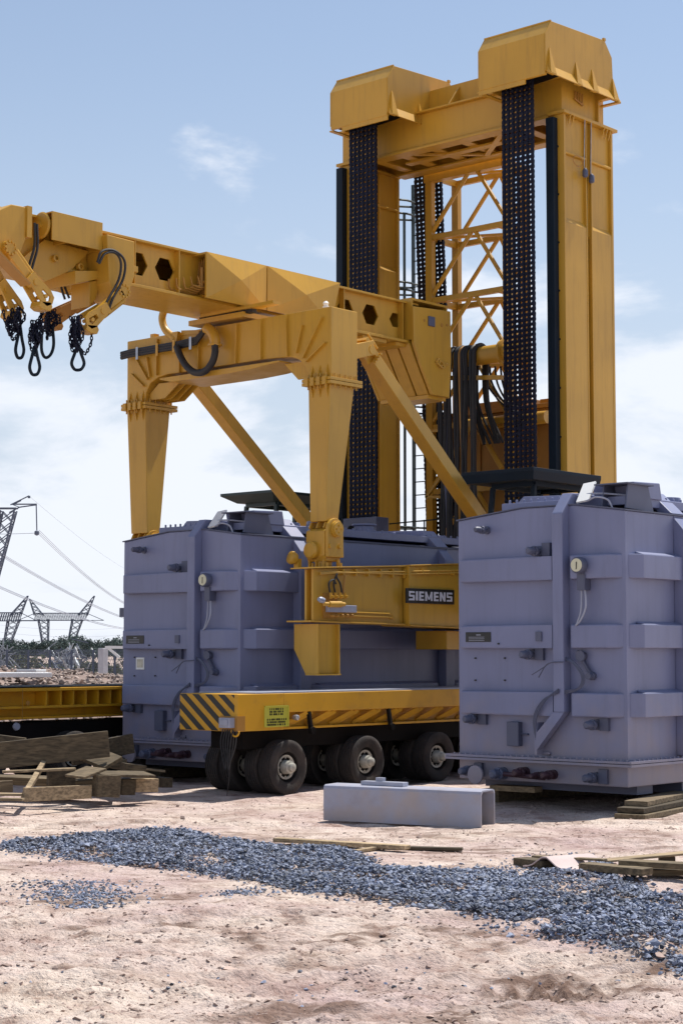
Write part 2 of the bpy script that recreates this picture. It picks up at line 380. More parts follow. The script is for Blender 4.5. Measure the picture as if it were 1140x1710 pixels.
damp = 1.5 * blob(13.8, 1.92, .34, .26) + 1.5 * blob(10.15, 1.15, .46, .36) * (.62 + .5 * np.sin(Rg * 42 + Fg * 12 + 2 * np.sin(Fg * 7))) + .8 * blob(11.15, 1.95, .35, .22) + .5 * blob(12.9, 1.0, .15, .4)
damp = damp + np.clip(n2_ * 1.3 + nn_ * .8 + n3_ * 1.0 - .56, 0, 1) * .9 * np.clip((24 - Fg) / 6, 0, 1)
damp = np.clip(damp, 0, 1).ravel()
at_ = g_o.data.attributes.new('damp', 'FLOAT', 'POINT')
if len(at_.data) == len(damp): at_.data.foreach_set('value', damp.astype(np.float32))
tag(g_o, None, None, kind='structure')
def gh(x, y):
    p = Vector((x, y, 0)); f = p.dot(FW); r = p.dot(RT)
    return float(ground_h(np.array([f]), np.array([r]))[0])

# ---- loose stones (numpy batches)
def stones(name, P, S, m, flat=.7):
    base = np.array([(1, 0, 0), (-1, 0, 0), (0, 1, 0), (0, -1, 0), (0, 0, 1), (0, 0, -1), (.62, .62, .5), (-.62, -.62, .45), (.6, -.6, -.4), (-.6, .6, -.4)])
    bmx = bmesh.new()
    for v in base: bmx.verts.new(v)
    r = bmesh.ops.convex_hull(bmx, input=bmx.verts); bmx.verts.ensure_lookup_table(); bmx.verts.index_update()
    bmesh.ops.triangulate(bmx, faces=bmx.faces)
    vb = np.array([v.co[:] for v in bmx.verts]); fb = np.array([[v.index for v in f.verts] for f in bmx.faces]); bmx.free()
    n = len(P); k = len(vb)
    a = rng.uniform(0, 2 * np.pi, n); sc = S[:, None] * np.stack([rng.uniform(.6, 1.3, n), rng.uniform(.5, 1, n), rng.uniform(.35, .8, n) * flat / .7], -1)
    v = vb[None] * sc[:, None, :] * rng.uniform(.72, 1.2, (n, k, 1))
    ti = rng.normal(0, .5, n)
    y2 = v[..., 1] * np.cos(ti)[:, None] - v[..., 2] * np.sin(ti)[:, None]; z2 = v[..., 1] * np.sin(ti)[:, None] + v[..., 2] * np.cos(ti)[:, None]
    x3 = v[..., 0] * np.cos(a)[:, None] - y2 * np.sin(a)[:, None]; y3 = v[..., 0] * np.sin(a)[:, None] + y2 * np.cos(a)[:, None]
    co = np.stack([x3, y3, z2], -1) + P[:, None, :]
    f = (fb[None] + (np.arange(n) * k)[:, None, None]).reshape(-1, 3)
    return npmesh(name, co.reshape(-1, 3), f, m, smooth=False)
M['gravel'] = mat('blue_grey_gravel', (.150, .172, .235), .7, var=.25, scale=.9, island=.75)
strip = [(-5, 1416), (60, 1402), (160, 1400), (225, 1395), (275, 1386), (330, 1397), (390, 1412), (450, 1415), (520, 1424), (600, 1435), (650, 1452), (700, 1462), (745, 1462), (800, 1456), (870, 1466), (920, 1452), (965, 1440), (1030, 1452), (1060, 1478), (1110, 1500), (1180, 1525),
         (1180, 1640), (1130, 1620), (1095, 1600), (1040, 1590), (960, 1572), (900, 1562), (870, 1542), (800, 1530), (740, 1522), (690, 1522), (640, 1506), (560, 1497), (500, 1490), (440, 1478), (380, 1462), (310, 1446), (250, 1447), (180, 1443), (110, 1436), (40, 1427)]
SG = np.array([(p.x, p.y) for p in (AZ(a, b) for a, b in strip)])
def inside(poly, x, y):
    c = np.zeros(x.shape, bool); j = len(poly) - 1
    for i in range(len(poly)):
        xi, yi = poly[i]; xj, yj = poly[j]
        c ^= ((yi > y) != (yj > y)) & (x < (xj - xi) * (y - yi) / (yj - yi + 1e-12) + xi); j = i
    return c
def edge_d(poly, x, y):
    d = np.full(x.shape, 1e9)
    for i in range(len(poly)):
        a = poly[i - 1]; b = poly[i]; ab = b - a; t = np.clip(((x - a[0]) * ab[0] + (y - a[1]) * ab[1]) / (ab @ ab), 0, 1)
        d = np.minimum(d, np.hypot(x - a[0] - t * ab[0], y - a[1] - t * ab[1]))
    return d
def gF(x, y): return x * FW.x + y * FW.y, x * RT.x + y * RT.y
def hollow(f, r): return np.exp(-(((f - 13.75) / .40) ** 2 + ((r - 1.92) / .30) ** 2))
lo, hi = SG.min(0), SG.max(0)
n = 130000
x = rng.uniform(lo[0], hi[0], n); y = rng.uniform(lo[1], hi[1], n)
ins = inside(SG, x, y); d = edge_d(SG, x, y)
f_, r_ = gF(x, y)
wob = .12 * fbm(x, y, 9, 3, 1.0)
keep = (ins & (d + wob > .0)) | (~ins & (rng.random(n) < .35 * np.exp(-d / .07)))
keep &= hollow(f_, r_) < .26 + .10 * fbm(x, y, 44, 3, 2.0)
keep &= rng.random(n) < np.clip(.95 + 1.1 * fbm(x, y, 45, 3, .9) - .75 * np.exp(-(((f_ - 14.5) / .5) ** 2 + ((r_ - 2.2) / .7) ** 2)), .12, 1)
x, y, d, ins, f_, r_ = x[keep], y[keep], d[keep], ins[keep], f_[keep], r_[keep]
z = ground_h(f_, r_) + np.where(ins, .065 * (1 - np.exp(-d / .25)), 0) * (1 - hollow(f_, r_)) + rng.uniform(-.012, .02, len(x)) + .025 * fbm(x, y, 12, 2, 1.2) * ins
S = rng.uniform(.009, .022, len(x)) * rng.choice([.8, 1, 1, 1.45], len(x))
# scattered patches of the same gravel
pp = []
for (cx, cy, sx, sy, k) in ((130, 1490, 95, 14, 900), (400, 1490, 50, 7, 160), (150, 1510, 60, 5, 120), (830, 1545, 40, 8, 60), (930, 1435, 60, 10, 130), (850, 1455, 60, 8, 130), (700, 1480, 60, 5, 60), (570, 1640, 500, 30, 60)):
    for _ in range(k):
        p = AZ(cx + random.gauss(0, sx * .5), cy + random.gauss(0, sy * .6)); pp.append((p.x, p.y))
pp = np.array(pp); f2, r2 = gF(pp[:, 0], pp[:, 1]); z2 = ground_h(f2, r2)
z = z + rng.normal(0, .006, len(x))
P = np.concatenate([np.stack([x, y, z + .005], -1), np.stack([pp[:, 0], pp[:, 1], z2 + .004], -1)]); S = np.concatenate([S, rng.uniform(.008, .021, len(pp))])
tag(stones('gravel_strip', P, S, M['gravel']), 'long strip of blue-grey crushed stone gravel across the pinkish earth', 'gravel', kind='stuff')
M['clod'] = mat('earth_clods', (.36, .265, .225), .95, var=.1, scale=10, island=.35)
k = 24000
ff = 8.5 + 15 * rng.random(k) ** 1.3 ; rr = rng.uniform(-1, 1, k) * ff * .215
dens = fbm(ff, rr, 21, 4, .7) > rng.uniform(-.5, .45, k)
ff, rr = ff[dens], rr[dens]
cl = np.stack([FW.x * ff + RT.x * rr, FW.y * ff + RT.y * rr, ground_h(ff, rr)], -1)
tag(stones('earth_clods', cl, .004 + .020 * rng.random(len(cl)) ** 3 + .004 * rng.random(len(cl)), M['clod'], .5), 'small clods and pebbles scattered over the bare earth', 'clods', kind='stuff')

# ================================================================ OIL-FILLED TANKS
def bolt_row(mb, p0, p1, n, r=.014, h=.02, d=(0, 0, 1)):
    p0 = Vector(p0); p1 = Vector(p1)
    for i in range(n):
        p = p0.lerp(p1, (i + .5) / n); mb.cyl(p, p + Vector(d) * h, r, 6)
def tank(X0, Y0, label, first):
    t = thing('transformer_tank', label, 'transformer', (X0, Y0, 0), 'grey oil filled transformer tanks')
    Wd, L = 2.51, 5.9
    def lp(px, py):            # measured on the near tank's end wall
        p = AY(px, py, 18.02); return p.x + 11.43, p.z
    O = Vector((X0, Y0, 0))
    def B(mb, name, m, parent=t, **k):
        mb.v = [tuple(Vector(v) + O) for v in mb.v]; return mb.build(name, m, parent, **k)
    b = MB()
    b.prism(1, 0, L, [(0, .31), (0, 3.60), (-.72, 3.70), (-1.5, 3.70), (-Wd, 3.59), (-Wd, .31)])
    B(b, 'tank_shell', 'grey', bevel=.012)
    b = MB()                                        # weld seams and corner strips
    b.box(-.045, .006, -.006, .05, .63, 3.59); B(b, 'corner_seam', 'grey')
    for yy in (1.11, L - 1.13): b = MB(); b.box(0.0, .012, yy, yy + .02, .63, 3.59); B(b, 'weld_strip', 'grey')
    for z0, z1 in ((2.79, 3.08), (1.955, 2.24), (1.13, 1.42)):
        d = .12
        for a, c in ((-Wd + .05, -.98), (-.78, -.03)):
            m = MB(); m.prism(2, z0, z1, [(a, .002), (a + .07, -d), (c - (.17 if c > -.5 else .0), -d), (c, .002 if c > -.5 else -d), (c, .002)][:(5 if c < -.5 else 4)])
            B(m, 'stiffener', 'grey', bevel=.018)
        for a, c in ((.06, 1.17), (1.45, L - 1.5), (L - 1.17, L - .06)):
            m = MB(); m.prism(2, z0, z1, [(-.002, a), (d, a + .15), (d, c - .1 if c > 5 else c), (-.002, c)]); m.prism(1, a + .16, c - (.12 if c > 5 else .02), [(.002, z1 + .0005), (d - .004, z1 + .0005), (.002, z1 + .036)]); B(m, 'stiffener', 'grey', bevel=.010)
        m = MB(); m.prism(2, z0, z1, [(-Wd + .002, .06), (-Wd - d, .2), (-Wd - d, L - .2), (-Wd + .002, L - .06)]); B(m, 'stiffener', 'grey', bevel=.018)
    # vertical pressed channels bending over the roof
    m = MB(); d = -.15
    xa, xb = -.955, -.80
    m.prism(0, xa, xb, [(.001, 1.18), (d, 1.18), (d, 3.60), (.08, 3.86), (L - .1, 3.90), (L + .15, 3.6), (L + .15, .7), (L - .001, .7), (L - .001, 3.5), (L - .2, 3.76), (.12, 3.72), (.001, 3.55)])
    B(m, 'roof_channel', 'grey', bevel=.012)
    m = MB(); m.prism(1, -.15, -.04, [(xb, 1.18), (xa, 1.18), (-1.20, .93), (-1.20, .72)]); m.prism(1, -.148, -.002, [(-1.24, .66), (-1.24, 1.0), (-1.2, 1.05), (-1.2, .66)]); m.box(-1.24, -1.1, -.03, -.002, .66, .69)
    B(m, 'cable_trunk_end', 'grey')
    for ya in (1.10, L - 1.34):
        m = MB(); m.prism(1, ya, ya + .23, [(-.001, .64), (.16, .64), (.16, 3.40), (.0, 3.585), (-.04, 3.585), (-.03, 3.5), (-.001, 3.4)])
        B(m, 'side_channel', 'grey', bevel=.012)
        m = MB(); m.prism(1, ya - .06, ya + .25, [(.02, 3.62), (-.28, 3.90), (-Wd + .28, 3.96), (-Wd - .1, 3.62), (-Wd + .1, 3.60), (-Wd + .4, 3.8), (-.35, 3.78), (-.14, 3.61)])
        B(m, 'roof_channel', 'grey', bevel=.012)
    # roof flange, lid, brackets
    m = MB(); m.prism(1, -.02, L + .02, [(.02, 3.598), (.02, 3.615), (-.72, 3.716), (-1.5, 3.716), (-Wd - .02, 3.606), (-Wd - .02, 3.59), (-1.5, 3.702), (-.72, 3.702)])
    B(m, 'roof_edge', 'greyd')
    m = MB(); m.prism(2, 3.69, 3.80, [(-2.0, .25), (-.15, .25), (-.15, L - .3), (-2.0, L - .3)]); bolt_row(m, (-2.0 + .04, .3, 3.8), (-.98, .3, 3.8), 9, .018, .045)
    bolt_row(m, (-.2, .3, 3.8), (-.2, L - .3, 3.8), 30, .018, .04)
    B(m, 'lid', 'grey', bevel=.01)
    m = MB(); m.prism(0, -.72, -.12, [(.45, 3.79), (.40, 3.98), (1.0, 4.0), (1.05, 3.79)]); B(m, 'lid_box', 'grey', bevel=.01)
    m = MB(); m.box(-1.9, -1.25, 1.8, 2.6, 3.801, 3.97); B(m, 'lid_box', 'grey', bevel=.01)
    m = MB(); m.cyl((-1.3, 3.1, 3.79), (-1.3, 3.1, 4.02), .2, 20); B(m, 'turret', 'grey', bevel=.01)
    m = MB(); m.cyl((-.5, 3.3, 3.79), (-.5, 3.3, 3.92), .16, 20); m.cyl((-.5, 3.3, 3.92), (-.5, 3.3, 3.95), .2, 20)
    B(m, 'turret', 'grey', bevel=.01)
    m = MB()                                       # open hooded lug at the corner
    for x in (-.42, -.08): m.prism(0, x, x + .02, [(.12, 3.64), (.18, 3.93), (.62, 3.95), (.75, 3.62)])
    m.prism(1, .55, .58, [(-.40, 3.62), (-.40, 3.92), (-.08, 3.92), (-.08, 3.6)]); m.box(-.50, -.02, .10, .70, 3.932, 3.948)
    B(m, 'lifting_lug', 'greyd')
    m = MB(); m.bar((-.63, .05, 3.74), (-.70, .32, 3.99), .17, .025, up=(0, -1, 1)); B(m, 'sun_white_bracket', 'white')  # white colour stands in for sunlight on the tilted plate
    m = MB(); m.tube(smoothpts([(-.55, .02, 3.74), (-.4, .0, 3.78), (-.25, .02, 3.74), (-.2, .04, 3.64)]), .012, 6); m.tube(smoothpts([(-.9, .2, 3.82), (-.5, .15, 3.84), (-.1, .3, 3.8)]), .012, 6)
    B(m, 'roof_pipe', 'zinc', smooth=True)
    # base flange and floor
    m = MB(); m.box(-Wd - .13, .13, -.13, L + .13, .556, .585); m.box(-Wd - .125, .125, -.125, L + .125, .593, .622)
    bolt_row(m, (-Wd - .05, -.09, .622), (.09, -.09, .622), 30); bolt_row(m, (.09, -.05, .622), (.09, L, .622), 60)
    B(m, 'base_flange', 'grey')
    m = MB()
    for y in (.35, 2.0, 3.8, 5.3): m.box(-Wd + .15, -.1, y, y + .35, .20, .31)
    m.box(-.55, -.08, 1.35, L - .3, .16, .305); m.box(-Wd + .2, -Wd + .6, .9, L - .3, .16, .305)
    B(m, 'skid', 'greyd')
    # gauge
    gx, gz = lp(973, 945)
    m = MB(); m.lathe((gx + .06, -.02, gz), (0, -1, 0), [(0, .085), (.12, .085), (.13, .10), (.20, .10), (.215, .09)]); m.box(gx - .0, gx + .11, -.14, -.02, gz - .30, gz - .1)
    g = B(m, 'oil_gauge', 'greyd', smooth=True)
    m = MB(); m.lathe((gx + .06, -.236, gz), (0, -1, 0), [(0, .08), (.004, .08)]); B(m, 'dial', 'dial', g)
    m = MB(); m.bar((gx + .06, -.243, gz - .05), (gx + .065, -.243, gz + .04), .012, .003); B(m, 'needle', 'black', g)
    m = MB(); m.tube(smoothpts([(gx + .04, -.1, gz - .28), (gx + .04, -.12, gz - .55), (gx - .02, -.13, gz - .72)]), .012, 6); m.tube(smoothpts([(gx + .09, -.1, gz - .28), (gx + .11, -.12, gz - .5), (gx + .04, -.13, gz - .66), (gx - .03, -.13, gz - .72)]), .012, 6)
    B(m, 'gauge_cable', 'zinc', smooth=True)
    # valves
    def valve(px, py, big=1, plate=True, mt='greyd'):
        x, z = lp(px, py); m = MB(); r = .052 * big
        m.lathe((x + .05, 0, z), (0, -1, 0), [(0, r * 1.25), (.03, r * 1.25), (.032, r * .6), (.09, r * .6), (.095, r * 1.25), (.13, r * 1.25), (.135, r * .9), (.24, r * .9), (.26, r * .6)], 16)
        for k in range(6):
            a = k * math.pi / 3; m.cyl((x + .05 + r * .95 * math.cos(a), -.13, z + r * .95 * math.sin(a)), (x + .05 + r * .95 * math.cos(a), -.155, z + r * .95 * math.sin(a)), .012, 6)
        if plate: m.box(x + .11, x + .23, -.05, -.001, z - .07, z + .10)
        return B(m, 'valve', mt, smooth=True)
    for a in ((895, 921), (884, 1093), (790, 1200), (991, 1210), (783, 1286), (989, 1298)): valve(*a)
    valve(808, 886, .8, False); valve(835, 1291, 1.2, False); valve(872, 1289, 1, False, 'valve'); valve(919, 1293, .9, False, 'valve'); valve(900, 1294, .7, False, 'valve')
    x, z = lp(810, 1292); m = MB(); m.lathe((x, -.14, z), (0, -1, 0), [(0, .05), (.05, .05), (.052, .115), (.08, .115), (.085, .09)], 24); B(m, 'blank_flange', 'grey', smooth=True)
    x, z = lp(850, 1291); m = MB(); m.tube([(x - .15, -.1, z), (x + .6, -.1, z - .03)], .028, 8); B(m, 'drain_pipe', 'valve', smooth=True)
    # plates
    x, z = lp(787, 1056); x1, z1 = lp(829, 1072); m = MB(); m.box(x, x1, -.128, -.1205, z1, z); p = B(m, 'name_plate', 'black', bevel=.003)
    m = MB(); m.box(x + .17, x + .24, -.1295, -.1285, z - .04, z - .03)
    for r_ in range(3): m.box(x + .05, x1 - .10, -.1295, -.1285, z - .065 - r_ * .022, z - .06 - r_ * .022)
    B(m, 'plate_engraving', 'zinc', p)
    x, z = lp(904, 1055); x1, z1 = lp(914, 1071); m = MB(); m.box(x, x1, -.14, -.1205, z1, z); B(m, 'small_plate', 'greyd')
    x, z = lp(852, 1205); x1, z1 = lp(872, 1246); m = MB()
    m.box(x, x1, -.09, -.001, z1, z); m.box(x + .0, x1 + .1, -.03, -.001, (z + z1) / 2 - .012, (z + z1) / 2 + .012); B(m, 'terminal_box', 'greyd', bevel=.008)
    m = MB()
    for px, py in ((794, 1099), (843, 1099), (794, 1136), (843, 1136), (842, 1075), (918, 1260)):
        x, z = lp(px, py); yy = -.001 if py > 1080 else -.121
        m.cyl((x, yy, z), (x, yy - .02, z), .011, 8)
    B(m, 'stud', 'black')
    # cables behind the front channel
    m = MB()
    for k in range(3):
        o = .018 * k
        m.tube(smoothpts([(-.86 - .0, -.17, 1.46 - o), (-1.05 - o, -.18, 1.32), (-1.2 - o, -.16, 1.10), (-1.225 + o * .5, -.13, .75)]), .011, 6)
        m.tube(smoothpts([(-.80, -.1, 1.80 + o), (-.68 + o, -.13, 1.78), (-.56 + o, -.12, 1.62), (-.60 + o, -.13, 1.48), (-.80, -.13, 1.44 - o)]), .010, 6)
    m.tube(smoothpts([(-.78, -.17, 1.79), (-.96, -.175, 1.78), (-1.05, -.17, 1.74), (-1.16, -.16, 1.60)]), .008, 5); m.tube(smoothpts([(-1.0, -.17, 1.77), (-1.12, -.17, 1.7), (-1.26, -.16, 1.63)]), .007, 5)
    B(m, 'loose_cable', 'greyd', smooth=True)
    m = MB(); m.lathe((-.60, -.001, 1.86), (0, -1, 0), [(0, .05), (.06, .05), (.065, .065), (.09, .065)], 16); m.lathe((-.47, -.001, 1.62), (0, -1, 0), [(0, .05), (.05, .05), (.055, .04), (.12, .04)], 16); m.bar((-.66, -.05, 1.92), (-.44, -.05, 1.6), .05, .03)
    B(m, 'cable_gland', 'greyd', smooth=True)
    if not first:
        m = MB(); p = AY(235, 1108, Y0); m.box(p.x - X0 - .09, p.x - X0 + .09, -.012, -.001, p.z - .09, p.z + .09); l = B(m, 'paper_label', 'white')
        m = MB(); m.box(p.x - X0 - .065, p.x - X0 + .065, -.016, -.0125, p.z - .06, p.z + .065); B(m, 'print', 'label', l)
        p = AY(193, 1022, Y0 + .1); m = MB(); m.box(-Wd - .15, -Wd - .01, .05, .16, p.z - .08, p.z + .06); B(m, 'side_bracket', 'greyd')
    return t
tank(-11.43, 18.02, 'big lavender grey steel tank at right front, raised on timber blocks beside the grey channel', True)
tank(-17.93, 18.08, 'lavender grey steel tank straddled by the yellow lifting frame, left of the striped trailer', False)

# ---- timber blocks under the near tank
def plank(p0, p1, w, h, name='timber_plank', label='', cat='plank', m='wood', group=None, up=(0, 0, 1), taper=1):
    b = MB(); b.bar(p0, p1, w, h, up); o = b.build(name, m, bevel=.006); tag(o, label, cat, group); return o
for k, (x, ya, yb, z, ln) in enumerate(((-11.05, 17.44, 20.2, .033, 'lowest'), (-11.08, 17.50, 20.0, .099, 'middle'), (-11.14, 17.72, 19.6, .161, 'topmost'))):
    plank((x, ya, z), (x - .42, yb, z), .38 - .05 * k, .06, 'timber_block', ln + ' sleeper of the timber stack under the right corner of the near grey tank', 'timber', 'wood2' if k == 2 else 'wood', 'timber under the near tank')
plank((-13.7, 18.3, .08), (-13.6, 20.5, .08), .35, .16, 'timber_block', 'dark sleeper under the left side of the near grey tank', 'timber', 'wood', 'timber under the near tank')
plank((-13.55, 18.22, .20), (-12.9, 18.28, .20), .2, .07, 'timber_block', 'short pale timber packing under the left front of the near grey tank', 'timber', 'wood2', 'timber under the near tank')
plank((-20.1, 18.4, .08), (-20.0, 23.5, .08), .35, .155, 'timber_block', 'long dark sleeper under the left side of the straddled tank', 'timber', 'wood', 'timber under the straddled tank')
plank((-18.3, 18.6, .08), (-18.3, 23.5, .08), .3, .155, 'timber_block', 'long dark sleeper under the trailer side of the straddled tank', 'timber', 'wood', 'timber under the straddled tank')

# ================================================================ STEEL CHANNEL ON THE GROUND
a = AZ(540, 1371, .0); b_ = AZ(803, 1385, .0); c_ = AZ(838, 1380, 0)
d1 = (b_ - a).normalized(); d2 = Vector((-d1.y, d1.x, 0)); Wc = .36; Hc = .40; zz = .01
m = MB()
prof = [(0, 0), (.015, 0), (.015, Hc - .05), (.05, Hc - .015), (Wc - .05, Hc - .015), (Wc - .015, Hc - .05), (Wc - .015, .0), (Wc, .0), (Wc, Hc - .04), (Wc - .012, Hc - .012), (Wc - .04, Hc), (.04, Hc), (.012, Hc - .012), (0, Hc - .04)]
P0 = [a + d2 * u + Vector((0, 0, v + zz)) for u, v in prof]; P1 = [b_ + d2 * u + Vector((0, 0, v + zz)) for u, v in prof]; n = len(prof)
m.add(P0 + P1, [tuple(range(n))[::-1], tuple(range(n, 2 * n))] + [(i, (i + 1) % n, n + (i + 1) % n, n + i) for i in range(n)])
tag(m.build('steel_channel', 'beamgrey'), 'grey bent steel channel lying open side down on the ground before the trailer', 'steel channel')
p = a.lerp(b_, .30) + d2 * .15; m = MB(); m.bar(p + Vector((-.12, 0, Hc + .035)) - d1 * .05, p + Vector((0, 0, Hc + .035)) + d1 * .38, .12, .045); m.box(p.x + .0, p.x + .1, p.y, p.y + .06, Hc + .0, Hc + .10)
tag(m.build('steel_bracket', 'zinc', bevel=.004), 'small pale steel bracket lying on top of the grey channel', 'bracket')

# ================================================================ TRAILERS
def wheel_proto(parent, loc, side=1, small=False):
    w = MB(); hw = .115; r = .365
    prof = [(-hw + .02, .205), (-hw, r - .12), (-hw - .006, r - .05), (-hw * .98, r - .008), (-hw * .90, r)]
    for k in range(5):
        xx = -hw * .88 + hw * 1.76 * (k + .5) / 5; prof += [(xx - .012, r), (xx - .009, r - .010), (xx + .009, r - .010), (xx + .012, r)]
    prof += [(hw * .90, r), (hw * .98, r - .008), (hw + .006, r - .05), (hw, r - .12), (hw - .02, .205), (-hw + .02, .205)]
    t = MB(); t.lathe((0, 0, 0), (1, 0, 0), prof, 40, cap=False)
    o = bpy.data.objects.new('wheel', None)
    C.objects.link(o); o.parent = parent; o.location = loc
    tob = t.build('tyre', 'tyre', None, smooth=True); tob.parent = o
    h = MB(); h.lathe((0, 0, 0), (1, 0, 0), [(-hw + .03, .16), (hw - .05, .165), (hw - .055, .14), (hw - .10, .125), (hw - .10, .10), (hw - .05, .095), (hw + .03, .085), (hw + .035, .06), (hw + .08, .058), (hw + .09, .045)], 28)
    for k in range(8):
        a = k * math.pi / 4; h.cyl((hw - .105, .13 * math.cos(a), .13 * math.sin(a)), (hw - .06, .13 * math.cos(a), .13 * math.sin(a)), .016, 6)
    hob = h.build('hub', 'hub', None, smooth=True); hob.parent = o
    h = MB(); h.lathe((0, 0, 0), (1, 0, 0), [(-hw + .025, .214), (hw - .035, .214), (hw - .07, .16)], 28); hob = h.build('rim', 'shadeblack', None, smooth=True); hob.parent = o
    return o
def copy_wheel(w, parent, loc):
    c = w.copy(); C.objects.link(c); c.parent = parent; c.location = loc
    for ch in list(w.children):
        d = ch.copy(); C.objects.link(d); d.parent = c
    return c
def trailer(label, x1, y0, y1, near, dk=1.355):
    wd = 1.10; x0 = x1 - wd
    root = thing('flatbed_trailer', label, 'trailer', (x1 - wd / 2, y0, 0), 'yellow low multi-wheel trailers')
    m = MB()
    if near:
        m.box(x0, x1, y0, y0 + .88, .868, dk); m.box(x0, x1, y0 + .881, y1, 1.10, dk); m.box(x0 + .15, x1 - .16, y0 + .881, y1, .9, 1.10)
        m.box(x1 - .16, x1 - .06, y0 + .881, y1, .868, .90)
    else:
        m.box(x0, x1, y0, y0 + 2.25, .92, dk); m.box(x0, x1 - .30, y0 + 2.251, y1, .92, dk); m.box(x1 - .299, x1, y0 + 2.251, y1, dk - .05, dk); m.box(x1 - .299, x1 - .05, y0 + 2.251, y1, 1.08, 1.12); m.box(x1 - .299, x1 - .16, y0 + 2.251, y1, .92, .96)
    m.build('deck_frame', 'yel2', root, bevel=.008)
    m = MB(); m.box(x0 + .01, x1 - .01, y0 + .35, y1, dk + .001, dk + .018); m.build('deck_plate', 'zinc' if near else 'shadeblack', root)
    if near:
        # hazard chevrons painted on the end plate
        m = MB(); u0, u1, v0, v1 = x0 + .004, x1 - .06, .875, dk - .006
        def clip(poly):
            for ax, lim, sg in ((0, u0, 1), (0, u1, -1), (1, v0, 1), (1, v1, -1)):
                o = []
                for i in range(len(poly)):
                    a, b = poly[i - 1], poly[i]; ia = (a[ax] - lim) * sg >= 0; ib = (b[ax] - lim) * sg >= 0
                    if ia != ib:
                        t = (lim - a[ax]) / (b[ax] - a[ax]); o.append((a[0] + (b[0] - a[0]) * t, a[1] + (b[1] - a[1]) * t))
                    if ib: o.append(b)
                poly = o
                if not poly: return []
            return poly
        for k in range(-3, 8):
            u = x0 + .245 * k; Hh = v1 - v0; sl = .62
            pl = clip([(u, v1), (u + .125, v1), (u + .125 + sl, v0), (u + sl, v0)])
            if len(pl) > 2: m.prism(1, y0 - .004, y0 - .0005, pl)
        m.build('hazard_stripes', 'black', root)
        # diagonal deck braces seen below the side rail
        for k in range(int((y1 - y0 - 1) / .48)):
            m = MB(); yy = y0 + 1.0 + k * .48; m.bar((x1 - .15, yy, .91), (x1 - .02, yy + .36, 1.09), .02, .05); m.bar((x1 - .15, yy + .1, .91), (x1 - .02, yy + .46, 1.09), .02, .05)
            m.build('side_brace', 'yel2', root)
        m = MB(); a = AX(441, 1179, x1); c = AX(480, 1213, x1); m.box(x1 + .001, x1 + .012, a.y, c.y, c.z, a.z); m.box(x1 + .002, x1 + .03, c.y - .012, c.y, c.z, a.z); m.box(x1 + .002, x1 + .03, a.y, c.y, a.z - .012, a.z)
        pl = m.build('notice_plate', 'plate', root)
        m = MB(); hgt = a.z - c.z; random.seed(3)
        for r_ in range(7):
            if r_ == 3: continue
            zc = a.z - .045 - r_ * hgt / 8.2; yy = a.y + .045 + (.05 if r_ < 3 else 0); ye = c.y - .05 - (.06 if r_ < 3 else 0)
            while yy < ye:
                w_ = random.uniform(.01, .026); m.box(x1 + .0122, x1 + .0145, yy, yy + w_, zc - .013, zc + .013); yy += w_ + random.choice((.007, .007, .02))
        m.build('notice_text', 'black', pl)
        m = MB(); m.prism(1, y0 - .03, y0 + .12, [(x1 - .30, .875), (x1 - .30, 1.07), (x1 + .02, 1.07), (x1 + .02, .875)]); m.build('recess_box', 'brown', root)
        m = MB(); a = Vector((x1 - .12, y0 - .03, .99)); m.box(a.x - .10, a.x + .10, a.y - .10, a.y, a.z - .07, a.z + .06); m.box(a.x - .07, a.x + .07, a.y - .115, a.y - .1, a.z - .04, a.z + .04); m.build('socket_box', 'zinc', root, bevel=.006)
        m = MB()
        for k in range(5):
            xx = a.x - .09 + k * .045; dn = .55 - .1 * (k % 3); xe = a.x - .02 + .02 * k
            m.tube(smoothpts([(xx, a.y - .03, .90), (xx - .01, a.y - .06, .70), (xe, a.y - .05, 1.0 - .07 - dn), (xx + .04, a.y - .02, .68), (xx + .05, a.y - .01, .88)]), .009, 5)
        m.tube(smoothpts([(a.x + .02, a.y - .02, .62), (a.x, a.y, .3), (a.x - .06, a.y + .02, .03)]), .006, 5)
        m.build('hanging_cables', 'rub', root, smooth=True)
        m = MB(); m.tube([Vector((a.x + .13, a.y - .02, .88)) + Vector((.07 * math.cos(t), 0, .07 * math.sin(t))) for t in np.linspace(0, -3.3, 10)], .012, 6); m.build('hook_ring', 'yel2', root, smooth=True)
        m = MB(); c = AX(490, 1198, x1 - .02); m.lathe(c, (1, 0, 0), [(0, .03), (.05, .04), (.08, .035), (.095, .015)], 16); m.build('chrome_lamp', 'steel', root, smooth=True)
        for px in (517, 650):
            m = MB(); c = AX(px, 1193, x1); m.bar((x1 - .02, c.y, 1.09), (x1 - .03, c.y + .06, .86), .05, .05); m.lathe((x1 - .03, c.y + .05, .84), (1, 0, 0), [(0, .05), (.06, .05)], 12); m.build('lashing_bracket', 'shadeblack', root)
    else:
        for k, px in enumerate((80, 104, 125, 146, 166, 187, 205, 222, 240, 256, 272)):
            m = MB(); p = AX(px, 1170, x1); m.box(x1 - .298, x1 - .04, p.y, p.y + .025, 1.121, dk - .051); m.build('side_rib', 'yel2', root)
        m = MB(); p = AX(47, 1174, x1); m.cyl((x1 - .01, p.y, p.z), (x1 + .006, p.y, p.z), .035, 12); m.build('bolt_hole', 'brown', root)
        p = AX(38, 1174, x1); m = MB(); m.box(x1 + .0005, x1 + .003, p.y - .006, p.y + .006, .93, dk - .01); m.build('plate_joint', 'brown', root)
        m = MB(); c = AX(24, 1213, x1 - .1); m.lathe(c, (1, 0, 0), [(0, .03), (.05, .06), (.08, .05)], 16); m.build('lamp', 'zinc', root, smooth=True)
